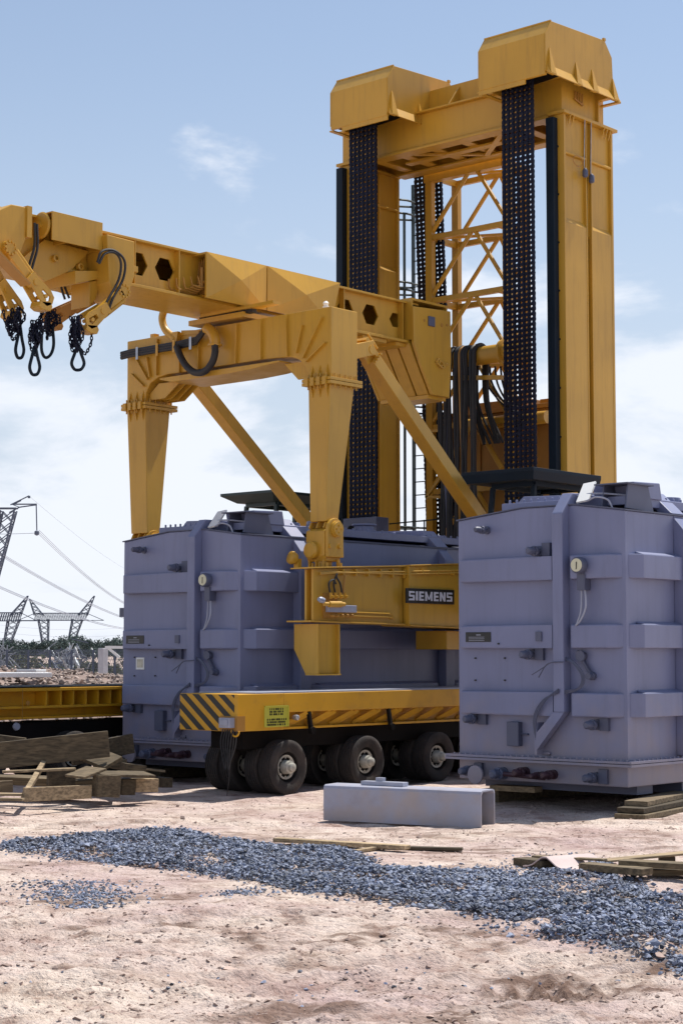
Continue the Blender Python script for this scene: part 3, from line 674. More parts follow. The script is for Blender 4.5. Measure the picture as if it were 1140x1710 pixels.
    # underframe and bogies
    m = MB(); m.box(x0 + .25, x1 - .25, y0 + .35, y1, .62, .868); m.build('underframe', 'shadeblack', root)
    ys = []
    yy = y0 + (.98 if near else .55)
    while yy < y1 - .4: ys.append(yy); yy += 1.63
    for k, yy in enumerate(ys):
        m = MB(); m.bar((x0 + .05, yy, .37), (x1 - .06, yy, .37), .09); m.bar((x0 + wd / 2, yy, .37), (x0 + wd / 2, yy - .35, .70), .22, .12); m.cyl((x0 + wd / 2, yy - .35, .6), (x0 + wd / 2, yy - .35, .88), .2, 20); m.build('axle', 'shadeblack', root)
        for j, dx in enumerate((-.575, -.325, .175, .425)):
            lx = dx; loc = (lx + (-.012 if j % 2 == 0 else .012), yy - y0, .362)
            if k == 0 and j == 0: w0 = wheel_proto(root, loc)
            elif k == 0 or True:
                copy_wheel(w0, root, loc)
    return root
trailer('yellow flatbed trailer with black and yellow striped end plate and dusty twin wheels', -16.45, 16.545, 27.0, True)
trailer('plain yellow flatbed trailer behind the heap of broken timber at far left', -20.72, 13.6, 27.5, False, 1.385)

# ================================================================ LIFTING GANTRY
G = thing('lifting_gantry', 'huge yellow steel lifting gantry with chain mast and long boom straddling the left grey tank', 'gantry crane', (-19.45, 25.6, 0))
def bolt_ring(mb, c, axis, r, n, br=.022, h=.03):
    c = Vector(c); d = Vector(axis).normalized(); a = d.cross(Vector((0, 0, 1)))
    if a.length < .05: a = Vector((1, 0, 0))
    a.normalize(); b = d.cross(a)
    for k in range(n):
        t = 2 * math.pi * k / n; p = c + (a * math.cos(t) + b * math.sin(t)) * r; mb.cyl(p, p + d * h, br, 6)
# ---- mast columns (mirrored); sx = +1 : recessed face looks to +X
def column(xo, side, D=0.0):
    # xo: X of the recessed-face plane, thickness extends away from it
    s = side; xb = xo - s * .27
    m = MB()
    m.box(xb, xb + s * .03, 24.86, 26.38 - D, 1.45, 11.16)                       # back web
    m.box(xb + s * .03, xo - s * .05, 25.55, 25.66, 1.45, 11.16)              # middle rib
    m.box(xo - s * .08, xo - s * .05, 24.92, 26.33 - D, 9.15, 11.16)              # recessed web
    col = m.build('mast_column', 'yel', G, bevel=.008)
    for y0, y1 in ((24.92, 25.53 - D / 2), (25.72 - D / 2, 26.33 - D)):                           # lower thick panels with sloping ledge
        m = MB(); m.prism(1, y0, y1, [(xo - s * .05, 1.45), (xo, 1.45), (xo, 9.27), (xo - s * .085, 9.43), (xo - s * .085, 1.45)]); m.build('face_panel', 'yel', col, bevel=.006)
    for y0, y1 in ((24.86, 24.92), (25.53 - D / 2, 25.56 - D / 2), (25.69 - D / 2, 25.72 - D / 2), (26.33 - D, 26.39 - D)):
        m = MB(); m.box(xb + s * .03, xo + s * .005, y0, y1, 1.45, 11.16); m.build('edge_flange', 'yel', col, bevel=.004)
    m = MB()
    for y0, y1 in ((24.92, 25.53 - D / 2), (25.72 - D / 2, 26.33 - D)): m.tube([(xo - s * .025, y0, 10.5), (xo - s * .025, y1, 10.5)], .03, 8)
    m.build('cross_pipe', 'yel', col, smooth=True)
    m = MB(); m.box(xb - s * .03, xo + s * .06, 24.80, 26.47 - D, 11.161, 11.215)
    for y in (25.0, 25.1, 26.05, 26.15, 26.25): m.prism(1, y, y + .02, [(xo + s * .0, 11.16), (xo + s * .055, 11.16), (xo, 10.98)])
    m.build('head_plate', 'yel', col, bevel=.004)
    m = MB()
    for z in np.arange(2.2, 11, .84): m.cyl((xo - s * .12, 24.86, z), (xo - s * .12, 24.845, z), .02, 8)
    m.build('bolt', 'black', col)
    return col
c1 = column(-16.9, 1); c2 = column(-22.02, -1, .17)
# c2's recessed face should look to +X as seen past the chain
D = .17
for (xa, xb) in ((-21.72, -21.69),):
    for y0, y1 in ((24.92, 25.53 - D / 2), (25.72 - D / 2, 26.33 - D)):
        m = MB(); m.prism(1, y0, y1, [(-21.75, 1.45), (-21.69, 1.45), (-21.69, 9.27), (-21.78, 9.43)]); m.build('face_panel', 'yel', c2, bevel=.006)
    for y0, y1 in ((24.86, 24.92), (25.53 - D / 2, 25.56 - D / 2), (25.69 - D / 2, 25.72 - D / 2), (26.33 - D, 26.39 - D)):
        m = MB(); m.box(-21.76, -21.685, y0, y1, 1.45, 11.16); m.build('edge_flange', 'yel', c2, bevel=.004)
    m = MB(); m.tube([(-21.71, 24.9, 10.5), (-21.71, 26.15, 10.5)], .03, 8); m.build('cross_pipe', 'yel', c2)
for c_, xs in ((c1, -17.17), (c2, -22.0)):
    m = MB(); m.box(xs - .01, xs + .15, 24.72, 24.855, 1.5, 11.10); m.build('guide_strip', 'navy', c_, bevel=.01)
m = MB()
for y, z in ((25.42, 10.30), (25.62, 10.24)):
    m.tube([(-16.86, y, z), (-16.85, y, z + .45), (-16.85, y + .02, 11.2)], .008, 5)
m.build('pull_cord', 'steel', c1)
for y, z in ((25.42, 10.30), (25.62, 10.24)):
    m = MB(); m.lathe((-16.84, y, z - .16), (0, 0, 1), [(0, .03), (.02, .05), (.12, .05), (.16, .02)], 14); m.build('limit_switch', 'greyd', c1, smooth=True)
m = MB(); m.tube([Vector((-16.84, 25.2 + .15 * math.cos(t), 10.38 + .09 * math.sin(t))) for t in np.linspace(0, 6.28, 18)], .009, 5, closed=False); m.build('cable_loop', 'brown', c1)

# ---- head beam between the columns
m = MB()
for y0, y1 in ((24.90, 24.93), (26.17, 26.20)):
    m.box(-22.0, -16.96, y0, y1, 11.22, 11.80)
m.box(-22.02, -16.95, 24.80, 25.10, 11.80, 11.835); m.box(-22.02, -16.95, 25.95, 26.26, 11.80, 11.835)
m.box(-22.0, -16.96, 25.101, 25.949, 11.80, 11.82)
m.box(-21.6, -17.2, 24.80, 25.08, 11.12, 11.16); m.box(-21.6, -17.2, 26.0, 26.28, 11.12, 11.16)
m.box(-21.6, -17.2, 24.90, 24.93, 11.161, 11.22); m.box(-21.6, -17.2, 26.17, 26.20, 11.161, 11.22)
m.box(-16.99, -16.96, 24.931, 26.169, 11.22, 11.80); m.box(-22.0, -21.97, 24.931, 26.169, 11.22, 11.80)
m.box(-16.96, -16.90, 25.95, 25.99, 11.22, 11.80)
HB = m.build('head_beam', 'yel', G, bevel=.006)
for x in (-21.3, -20.7, -20.0, -19.3, -18.6, -18.0, -17.5):
    m = MB(); m.box(x, x + .05, 24.931, 26.169, 11.2, 11.5); m.box(x - .07, x + .12, 24.931, 26.169, 11.17, 11.199); m.build('cross_member', 'yel', HB)
m = MB(); m.box(-20.9, -18.2, 25.45, 25.62, 11.13, 11.17); m.bar((-20.4, 25.1, 11.15), (-19.4, 26.0, 11.15), .1, .03); m.bar((-18.4, 25.1, 11.14), (-19.4, 26.0, 11.14), .1, .03); m.build('under_brace', 'yel', HB)
m = MB(); m.box(-20.3, -18.0, 25.25, 25.28, 11.82, 12.34); m.box(-20.3, -18.0, 25.28, 25.95, 12.31, 12.34); m.box(-20.3, -18.0, 25.95, 25.98, 11.82, 12.34); m.box(-20.34, -20.3, 25.15, 25.98, 11.83, 12.36)
m.build('upper_girder', 'yel', HB, bevel=.005)
m = MB(); m.prism(0, -19.47, -19.44, [(25.25, 11.835), (24.90, 11.836), (25.25, 12.28)]); m.build('gusset', 'yel', HB)
m = MB()
for k in range(4): m.tube([(-16.93, 25.28 + .07 * k, 11.66), (-16.93, 25.28 + .07 * k, 11.50 - .02 * k)], .012, 6)
m.tube([(-16.93, 25.25, 11.52), (-16.93, 25.52, 11.46)], .014, 6); m.build('pipe_stub', 'brown', HB)

# ---- chain hoods
def hood(x0, x1, notch):
    prof = [(24.02, 11.60), (24.02, 12.30), (24.20, 12.56), (25.84, 12.655), (26.07, 12.40), (26.12, 11.66), (25.95, 11.64), (25.92, 12.3), (25.75, 12.5), (24.27, 12.45), (24.09, 12.26), (24.09, 11.60)]
    m = MB(); m.prism(0, x0 + .01, x1 - .01, prof)
    sd = [(24.021, 11.66), (24.021, 12.299), (24.201, 12.559), (25.839, 12.654), (26.069, 12.399), (26.119, 11.661)]
    m.prism(0, x1 - .0095, x1 + .008, sd); m.prism(0, x0 - .008, x0 + .0095, sd)
    h = m.build('chain_hood', 'yel', G, bevel=.008)
    m = MB()
    if notch > 0: m.box(x0, x1 - .42, 24.03, 24.055, 11.52, 11.61)
    else: m.box(x0 + .28, x1, 24.03, 24.055, 11.52, 11.61)
    m.build('front_apron', 'yel', h)
    m = MB(); m.prism(1, 24.05, 26.2, [(x1 + .008, 11.78), (x1 + .10, 11.61), (x1 + .09, 11.60), (x1 - .01, 11.66)]); m.box(x0 - .04, x1 + .1, 26.12, 26.2, 11.58, 11.61); m.box(x0 - .09, x0, 24.1, 26.2, 11.59, 11.615); m.build('skirt_flange', 'yel', h)
    for y in (24.06, 24.85, 25.35, 26.0):
        m = MB(); m.prism(1, y, y + .16, [(x1 + .009, 12.02 - (.0 if y > 24.1 else -.06)), (x1 + .015, 12.02 - (.0 if y > 24.1 else -.06)), (x1 + .10, 11.62), (x1 + .009, 11.62)]);
        # taper the gusset towards its tip
        o = m.build('gusset', 'yel', h)
        for v in o.data.vertices:
            if v.co.z > 11.9: v.co.y = (y + .08 - 25.6) + (v.co.y - (y + .08 - 25.6)) * .15
    m = MB(); m.prism(1, 24.6, 24.63, [((x0 + x1) / 2 + .1, 12.57), ((x0 + x1) / 2 + .3, 12.57), ((x0 + x1) / 2 + .2, 12.70)]); m.build('lifting_eye', 'yel', h)
    m = MB(); m.box(x0, x1, 24.19, 24.22, 12.555, 12.58); m.build('edge_strip', 'yel', h)
    m = MB(); m.box(x1 - .02, x1 + .02, 25.8, 25.86, 12.64, 12.69); m.build('lifting_eye', 'yel', h)
    m = MB(); m.cyl((x0 + .2, 24.75, 12.05), (x1 - .2, 24.75, 12.1), .30, 30); m.cyl((x0 + .2, 25.6, 12.05), (x1 - .2, 25.6, 12.1), .30, 30); m.build('chain_sprocket', 'shadeblack', h)
    return h
hood(-18.09, -16.69, 1); hood(-21.53, -20.15, -1)

# ---- leaf chains
def chain(p0, p1, w, pitch=.088, ncol=7):
    """multi-strand chain from p0 down to p1, width w along X"""
    p0 = Vector(p0); p1 = Vector(p1); Lc = (p0 - p1).length; d = (p1 - p0) / Lc; n = int(Lc / pitch)
    m = MB(); yv = Vector((0, 1, 0)); xs = [(-w / 2 + w * i / (ncol - 1)) for i in range(ncol)]
    for i in range(n):
        c = p0 + d * pitch * (i + .5)
        m.bar(c + Vector((-w / 2 - .015, 0, 0)), c + Vector((w / 2 + .02, 0, 0)), .036, .050)
    for k, x in enumerate(xs):
        for i in range(n - 1):
            off = (.004 if (i + k) % 2 else -.004) + random.uniform(-.003, .003)
            a = p0 + d * pitch * (i + .5) + Vector((x + off, 0, 0)); b = a + d * pitch
            e = d * .034; h = .030; wv = yv * h; nv = yv * h * .66; mid = (a + b) / 2; t = Vector((.021, 0, 0))
            pts = [a - e - wv * .55, a - e * .2 - wv, mid - nv, b + e * .2 - wv, b + e - wv * .55, b + e + wv * .55, b + e * .2 + wv, mid + nv, a - e * .2 + wv, a - e + wv * .55]
            q_ = len(pts)
            m.add([p - t for p in pts] + [p + t for p in pts], [(0, 1, 8, 9), (1, 2, 7, 8), (2, 3, 6, 7), (3, 4, 5, 6), (10, 19, 18, 11), (11, 18, 17, 12), (12, 17, 16, 13), (13, 16, 15, 14)] + [(j, (j + 1) % q_, q_ + (j + 1) % q_, q_ + j) for j in range(q_)])
    return m.build('lifting_chain', 'chain', G)
chain((-17.53, 24.40, 12.0), (-17.53, 24.40, 3.6), .60)
chain((-21.05, 24.40, 12.0), (-21.05, 24.40, 4.25), .60)
chain((-21.32, 26.62, 11.9), (-20.98, 26.62, 3.4), .62)
chain((AY(1000, 300, 26.62).x - .31, 26.62, 11.6), (AY(1029, 810, 26.62).x - .31, 26.62, 3.0), .60)
m = MB(); m.box(-21.42, -20.62, 24.25, 24.6, 3.95, 4.35); m.build('chain_anchor', 'greyd', G, bevel=.01)
for k, x in enumerate((-21.2, -20.85)):
    m = MB(); m.cyl((x, 24.25, 4.15), (x, 24.2, 4.15), .06, 16); m.build('anchor_pin', 'shadeblack', G)

# ---- lattice tower behind the columns
m = MB()
zs = [11.14 - 1.235 * k for k in range(8)]
xl, xm, xr = -21.08, -20.03, -19.24
for pi, y in enumerate((26.42, 27.25)):
    xr = (-19.24, -19.42)[pi]
    for x in (xl, xr):
        m.box(x - .075, x + .075, y - .06, y + .06, 2.0, 11.15)
    for k, z in enumerate(zs):
        m.bar((xl, y, z), (xr, y, z), .08, .105)
        if k + 1 < len(zs):
            z2 = zs[k + 1]
            for x in (xl, xr): m.tube([(xm + (.02 if x > xm else -.02), y, z), (x, y, z2 + .06)], .042, 8)
for k, z in enumerate(zs):
    for x in (xl, xr): m.bar((x, 26.42, z), (x, 27.25, z), .07, .12)
    m.bar((xl, 26.42, z - .01), (xr, 27.25, z - .01), .05, .05)
m.box(xl - .1, xr + .1, 26.345, 26.5, 11.0, 11.16); m.build('lattice_tower', 'yel', G)

# ---- ladder with safety cage
yl = 27.2; lx0, lx1 = AY(690, 500, yl).x, AY(711, 500, yl).x
m = MB(); m.bar((lx0, yl, 2.2), (lx0, yl, 11.3), .055); m.bar((lx1, yl, 2.2), (lx1, yl, 11.3), .03)
lad = m.build('ladder', 'green', G)
for z in np.arange(2.4, 11.2, .262):
    m = MB(); m.tube([(lx0, yl, float(z)), (lx1, yl, float(z))], .012, 6); m.build('rung', 'green', lad)
for z in (10.85, 9.2, 9.05, 6.75, 6.62, 4.35, 4.25, 10.58):
    m = MB(); pts = [(lx0, yl - .0, z)] + [((lx0 + lx1) / 2 - .30 + .36 * math.cos(t) * 1.1, yl - .40 - .38 * math.sin(t), z) for t in np.linspace(2.6, -.4, 10)] + [(lx1, yl, z)]
    m.tube(pts, .022, 6); m.build('cage_hoop', 'green', lad)
for x in (AY(675, 500, yl - .5).x, AY(662, 500, yl - .5).x):
    m = MB(); m.bar((x, yl - .5, 4.25), (x, yl - .5, 10.58), .04); m.build('cage_bar', 'green', lad)
m = MB(); a = AY(637, 876, 25.9); b_ = AY(765, 864, 25.9)
m.tube([a, b_], .014, 6); m.tube([a, a - Vector((0, 0, .6))], .014, 6); q_ = AY(708, 868, 25.9); m.tube([q_, q_ - Vector((0, 0, .6))], .014, 6); m.build('hand_rail', 'green', G)

# ---- hose drum, hoses, power unit
yd = 25.7
a = AY(748, 590, yd); b_ = AY(850, 578, yd); zc = AY(800, 600, yd).z + .06
m = MB(); m.cyl((a.x, yd, zc), (b_.x + .3, yd, zc), .17, 28); m.build('hose_drum', 'yel', G, smooth=True)
m = MB(); xx = AY(838, 590, yd).x; m.lathe((xx, yd, zc), (1, 0, 0), [(0, .12), (.02, .24), (.07, .24), (.09, .18)], 28); m.bar((xx, yd, zc - .45), (a.x, yd, zc - .33), .08, .08); m.build('drum_flange', 'yel', G, smooth=True)
random.seed(5)
xsn = np.linspace(a.x - .04, AY(803, 590, yd).x, 17)
for i, x in enumerate(xsn):
    if i in (6, 13): continue
    r_ = random.choice((.036, .030, .024)); m = MB(); rr_ = .17 + r_
    pts = [(x, yd - rr_ * math.cos(t), zc + rr_ * math.sin(t)) for t in np.linspace(-.1, math.pi * .95, 9)]
    wob_ = [(x + random.uniform(-.035, .035), yd - rr_ + random.uniform(-.03, .03), z) for z in np.linspace(3.0, zc - .5, 6)]
    back = [(x + random.uniform(-.05, .05), yd + rr_, zc - .8), (x + .25 * random.uniform(.5, 1.4) * (1 if i > 6 else 0), yd + rr_ + .05, zc - 1.6)]
    m.tube(smoothpts(wob_ + pts + back, 4), r_, 7)
    m.build('hydraulic_hose', 'greyd' if i == 3 else ('brown' if i == 9 else 'rub'), G, smooth=True)
for i in range(5):
    m = MB(); p = [AY(808 + 9 * i, 612, 26.3), AY(812 + 9 * i, 640, 26.3), AY(832 + 6 * i, 668, 26.3), AY(852 + 6 * i, 690, 26.3), AY(866, 730, 26.3)]
    m.tube(smoothpts(p), .02, 6); m.build('hydraulic_hose', 'rub', G, smooth=True)
m = MB()
m.box(-21.3, -18.45, 26.75, 28.1, 6.42, 6.50); m.prism(0, -18.95, -18.5, [(27.0, 6.50), (27.0, 6.62), (28.2, 6.62), (28.2, 6.50)]); m.prism(0, -20.9, -19.25, [(27.0, 6.50), (27.0, 6.68), (28.2, 6.68), (28.2, 6.50)])
m.build('unit_roof', 'brown', G, bevel=.01)
m = MB(); m.box(-21.25, -18.5, 26.85, 28.05, 1.6, 6.42)
pu = m.build('power_unit', 'brown', G, bevel=.01)
for x0, x1 in ((-18.98, -18.62), (-18.61, -18.52), (-20.9, -20.2), (-20.1, -19.1)):
    m = MB(); m.box(x0, x1, 26.81, 26.85, 3.5, 6.2); m.build('door_panel', 'brown', pu, bevel=.008)
m = MB(); a = AY(803, 724, 26.3); b_ = AY(838, 783, 26.3); m.cyl(a, b_, .05, 16); m.cyl(a - (b_ - a).normalized() * .05, a, .06, 16); m.build('stay_tube', 'yel', G, smooth=True)
m = MB(); a = AY(790, 705, 26.6); m.cyl((-20.6, 26.6, a.z - .05), (-18.5, 26.6, a.z - .05), .12, 20); m.build('manifold_pipe', 'yel', G, smooth=True)
m = MB(); m.bar(AY(712, 830, 26.0), AY(742, 788, 26.0), .05); m.bar(AY(712, 830, 26.0), AY(748, 830, 26.0), .05); m.bar(AY(718, 720, 26.0), AY(745, 718, 26.0), .05); m.build('corner_brace', 'yel', G)

# ---- boom: twin webs with six-sided openings
XW = -19.0; XF = -19.85; ZB, ZT = 7.19, 7.83
def hexa(cy, cz, w, h): return [(cy - w, cz), (cy - w * .5, cz + h), (cy + w * .5, cz + h), (cy + w, cz), (cy + w * .5, cz - h), (cy - w * .5, cz - h)]
hx = []
for px, py in ((229, 447), (274, 453), (575, 512), (617, 528), (659, 535)):
    p = AX(px, py, XW); hx.append((p.y, .18 if px < 300 else (.19 if px < 650 else .15)))
Y0b, Y1b = 13.2, 23.3
for X_ in (XW, XF):
    m = MB(); m.prism(0, X_ - .015, X_ + .015, [(Y0b, ZB), (Y1b, ZB), (Y1b, ZT), (Y0b, ZT)], [hexa(y + (0 if X_ == XW else .66), 7.53 - (0 if X_ == XW else .06) + .0, w * 1.08, .165 if w > .16 else .12) for y, w in hx])
    m.build('boom_web', 'yel', G)
m = MB(); m.box(XF - .12, XW + .13, Y0b, Y1b + .02, ZT, ZT + .035); m.build('boom_top_plate', 'yel', G, bevel=.005)
m = MB(); m.box(XF - .12, XW + .16, 15.9, Y1b + .03, ZB - .045, ZB); m.box(XF - .06, XW + .05, Y0b, 15.899, ZB - .02, ZB); m.build('boom_bottom_plate', 'yel', G, bevel=.005)
for y in (16.85, 17.72, 20.9, 21.4, 22.9):
    m = MB(); m.box(XW + .016, XW + .12, y, y + .02, ZB + .001, ZT - .001); m.build('boom_stiffener', 'yel', G)
m = MB(); m.prism(1, 14.5, 16.0, [(XW + .016, 7.32), (XW + .09, 7.22), (XW + .09, 7.18), (XF - .09, 7.18), (XF - .09, 7.22), (XF - .016, 7.32)]); m.build('lower_rail', 'yel', G)
# folded cover panels (pyramid-pressed) on the outer side
XC = -18.66
pa = AX(345, 420, XC); pb = AX(446, 445, XC); pc = AX(568, 474, XC); zt0 = pa.z; zb0 = AX(345, 497, XC).z; pe = AX(548, 512, XC)
def cover(y0, y1, zt, zb, skew=0):
    m = MB(); cy, cz = (y0 + y1) / 2, (zt + zb) / 2; t = .05
    A = [(XC, y0, zb), (XC, y1 - skew, zb), (XC, y1, zt), (XC, y0, zt), (XC + t * 2.0, cy - skew * .3, cz)]
    Bk = [(XC - .03, y0, zb), (XC - .03, y1 - skew, zb), (XC - .03, y1, zt), (XC - .03, y0, zt)]
    m.add(A + Bk, [(0, 1, 4), (1, 2, 4), (2, 3, 4), (3, 0, 4), (5, 8, 7, 6), (0, 5, 6, 1), (1, 6, 7, 2), (2, 7, 8, 3), (3, 8, 5, 0)])
    return m
cover(pa.y, pb.y - .01, zt0, zb0).build('cover_panel', 'yel', G)
cover(pb.y + .01, pc.y, zt0, zb0, .22).build('cover_panel', 'yel', G)
m = MB(); m.box(XW + .0, XC - .031, pa.y, pc.y, zt0 - .03, zt0); m.box(XW + .016, XC - .2, pa.y + .1, pc.y - .3, zb0 + .05, zb0 + .09); m.box(XW + .016, XC - .1, pc.y - .3, pc.y - .27, zb0 + .05, zt0 - .03); m.build('cover_roof', 'yel', G)
random.seed(8)
y = pa.y
for k in range(5):
    m = MB(); x = XW + .06 + .05 * k; z0_ = 7.25 + .02 * k
    m.tube(smoothpts([(x, y - .5 + .1 * k, z0_ + .14), (x, y - .46 + .1 * k, z0_), (x, y - .2, z0_ - .01), (x, y + .05, z0_), (x, y + .1, z0_ + .3), (x, y + .13, z0_ + .5)], 4), .012, 6); m.build('pipe', 'brown', G, smooth=True)
m = MB()
m.box(XW + .03, XC - .06, y + .15, y + .6, 7.25, 7.75); m.cyl((XC - .12, y + .02, 7.3), (XC - .12, y + .02, 7.62), .03, 10); m.cyl((XC - .2, y + .02, 7.4), (XC - .05, y + .02, 7.4), .02, 8)
for k in range(7): m.lathe((XW + .2, y + .4 + k * .28, 7.22), (0, 0, 1), [(0, .03), (.06, .035), (.1, .02)], 8)
m.build('valve_piping', 'brown', G, smooth=True)
# cable box near the boom head with reel end
XB = -18.62
a = AX(88, 352, XB); b_ = AX(172, 373, XB); c_ = AX(88, 400, XB)
m = MB(); m.box(XB - .02, XB, a.y, b_.y, c_.z, a.z); m.box(XW - .02, XB - .0205, a.y, b_.y, a.z - .02, a.z); m.box(XW + .02, XB - .0205, a.y + .25, a.y + .27, c_.z, a.z - .02); m.box(XW + .02, XB - .0205, b_.y - .02, b_.y, c_.z, a.z - .02)
m.build('reel_housing', 'yel', G, bevel=.004)
m = MB(); p = AX(78, 378, XB - .18); m.lathe((XB - .2, a.y + .0, (a.z + c_.z) / 2 + .02), (0, -1, 0), [(0, .17), (.03, .19), (.05, .17), (.055, .05), (.08, .05)], 26); m.build('cable_reel', 'yel', G, smooth=True)
for px, py in ((91, 432), (132, 446)):
    c = AX(px, py, XW + .1); m = MB(); m.lathe(c, (1, 0, 0), [(0, .05), (.05, .05), (.055, .03), (.02, .028)], 20); m.build('pin_boss', 'yel', G, smooth=True)

# ---- gripper hangers, arms
def hanger(pts, xo, th, circ, r):
    m = MB(); m.prism(0, xo - th, xo, PX(xo, *pts)); h = m.build('gripper_hanger', 'yel', G, bevel=.012)
    c = AX(*circ, xo); m = MB(); m.lathe(c, (1, 0, 0), [(0, r), (.05, r), (.055, r * .72), (.07, r * .72)], 24); bolt_ring(m, c + Vector((.05, 0, 0)), (1, 0, 0), r * .86, 10, .02, .035); m.build('pivot_cap', 'yel', h, smooth=True)
    return h
hanger([(-48, 372), (0, 350), (20, 341), (46, 346), (43, 400), (27, 439), (-8, 432), (-45, 405)], -18.45, .38, (13, 415), .10)
m = MB(); pp_ = PX(-18.45, (-48, 372), (0, 348), (20, 341)); m.box(XW, -18.45 + .03, AX(44, 350, -18.45).y, AX(47, 350, -18.45).y + .05, 7.4, 7.82); m.build('hanger_rib', 'yel', G)
hanger([(179, 391), (225, 403), (225, 462), (210, 504), (194, 500), (183, 470)], -18.52, .45, (203, 487), .10)
m = MB(); m.prism(1, 16.35, 16.62, [(XW - .0, 7.50), (-18.55, 7.36), (-18.55, 7.28), (XW, 7.10), (XF, 7.10), (-20.4, 7.3), (-20.4, 7.36), (XF, 7.5)]); m.build('hanger_cross_head', 'yel', G)
m = MB(); m.prism(1, 14.3, 14.75, [(XW - .0, 7.50), (-18.8, 7.40), (-18.8, 7.3), (XW, 7.12), (XF, 7.12), (-20.4, 7.3), (-20.4, 7.36), (XF, 7.5)]); m.build('hanger_cross_head', 'yel', G)
m = MB(); pl = PX(-18.9, (75, 400), (150, 420), (118, 452), (76, 470), (60, 455), (40, 430)); m.prism(0, -19.0, -18.9, pl); m.build('web_doubler', 'yel', G)
def arm(pa, pb, x, w=.20, h=.15, mt='yel', disc=None):
    A = AX(*pa, x); Bp = AX(*pb, x); Ln = (Bp - A).length; d = (Bp - A).normalized(); u = Vector((1, 0, 0)).cross(d)
    m = MB(); m.bar(A - d * .05, A + d * Ln * .72, w * .5, h, up=tuple(u), w1=w * .5, h1=h * .8); a = m.build('gripper_arm', mt, G, bevel=.012)
    C0 = A + d * Ln * .5
    for s_ in (-1, 1):
        m = MB(); o = Vector((s_ * w * .42, 0, 0)); outer = [C0 + o + u * .07, C0 + o - u * .07, Bp + o - u * .115, Bp + o + d * .10 - u * .09, Bp + o + d * .14, Bp + o + d * .10 + u * .09, Bp + o + u * .115]
        cc = Bp + o; hole = [cc - d * .10 + u * .03, cc - d * .10 - u * .03, cc + d * .05 - u * .05, cc + d * .08, cc + d * .05 + u * .05]
        m.prism(0, cc.x - .016, cc.x + .016, [X2(p) for p in outer], [[X2(p) for p in hole]]); m.build('arm_cheek', mt, a)
    m = MB(); c = C0.lerp(Bp, .35); m.cyl(c - Vector((w * .56, 0, 0)), c + Vector((w * .56, 0, 0)), .045, 16); m.build('pivot_pin', mt, a, smooth=True); m = MB(); m.cyl(Bp - Vector((w * .5, 0, 0)), Bp + Vector((w * .5, 0, 0)), .028, 12); m.build('pivot_pin', mt, a, smooth=True)
    m = MB(); m.cyl(A + u * (h * .5 + .03), A + d * Ln * .62 + u * (h * .5 + .02), .035, 12); m.cyl(A + d * Ln * .62 + u * (h * .5 + .02), A + d * Ln * .85 + u * .05, .02, 10); m.build('arm_cylinder', mt, a, smooth=True)
    j = Bp + Vector((0, 0, -.10)); m = MB(); m.prism(0, j.x - .10, j.x + .10, [(j.y - .10, j.z + .02), (j.y - .12, j.z - .05), (j.y - .05, j.z - .09), (j.y + .08, j.z - .09), (j.y + .11, j.z - .03), (j.y + .08, j.z + .03)])
    m.build('shackle_block', mt, a, bevel=.008)
    return a
arm((18, 424), (70, 496), -18.45); arm((200, 492), (148, 535), -18.50)
arm((-28, 430), (20, 512), -18.9)
arm((178, 480), (90, 530), -20.2, mt='brown')
m = MB(); m.bar(AX(-30, 400, -18.3), AX(44, 476, -18.3), .03, .20, up=(1, 0, 0)); m.build('arm_guard', 'brown', G)
m = MB(); m.prism(0, -19.6, -18.75, PX(-18.75, (126, 452), (182, 452), (182, 462), (126, 474))); m.build('support_shelf', 'yel', G, bevel=.006)
m = MB(); m.prism(0, -19.2, -18.8, PX(-18.8, (150, 470), (168, 468), (160, 500), (150, 512))); m.build('hanger_web', 'yel', G, bevel=.006)
for pts, x in (([(58, 372), (58, 410), (50, 440), (46, 458)], -18.6), ([(62, 374), (63, 412), (56, 440), (50, 462)], -18.6), ([(163, 438), (170, 420), (190, 418), (208, 435), (206, 465), (188, 500), (180, 525)], -18.42), ([(166, 440), (175, 424), (192, 422), (202, 438), (198, 468), (178, 505), (172, 525)], -18.42), ([(103, 460), (103, 480), (109, 500)], -19.6), ([(106, 460), (109, 480), (116, 498)], -19.6)):
    m = MB(); m.tube(smoothpts([AX(*p, x) for p in pts]), .018, 7); m.build('boom_hose', 'rub', G, smooth=True)

# ---- carriage running on the mast
XK = -18.72
m = MB(); side = PX(XK, (690, 511), (752, 520), (753, 600), (750, 664), (722, 659), (704, 612), (691, 572))
m.prism(0, XK - .06, XK, side)
CG = m.build('carriage', 'yel', G, bevel=.01)
m = MB(); m.prism(0, XF - .1, XF - .04, side); m.build('side_plate', 'yel', CG, bevel=.01)
ys = [p[0] for p in side]; y_f, y_b = side[0][0], side[1][0]; zb_ = side[3][1]
m = MB(); m.box(XF - .04, XK - .061, y_f + .02, y_b - .02, 7.88, 7.92); m.box(XF - .04, XK - .061, y_f + .02, y_f + .06, 7.2, 7.88)
m.box(XF - .04, XK - .061, y_b - .05, y_b - .02, 6.5, 7.88); m.build('carriage_frame', 'yel', CG)
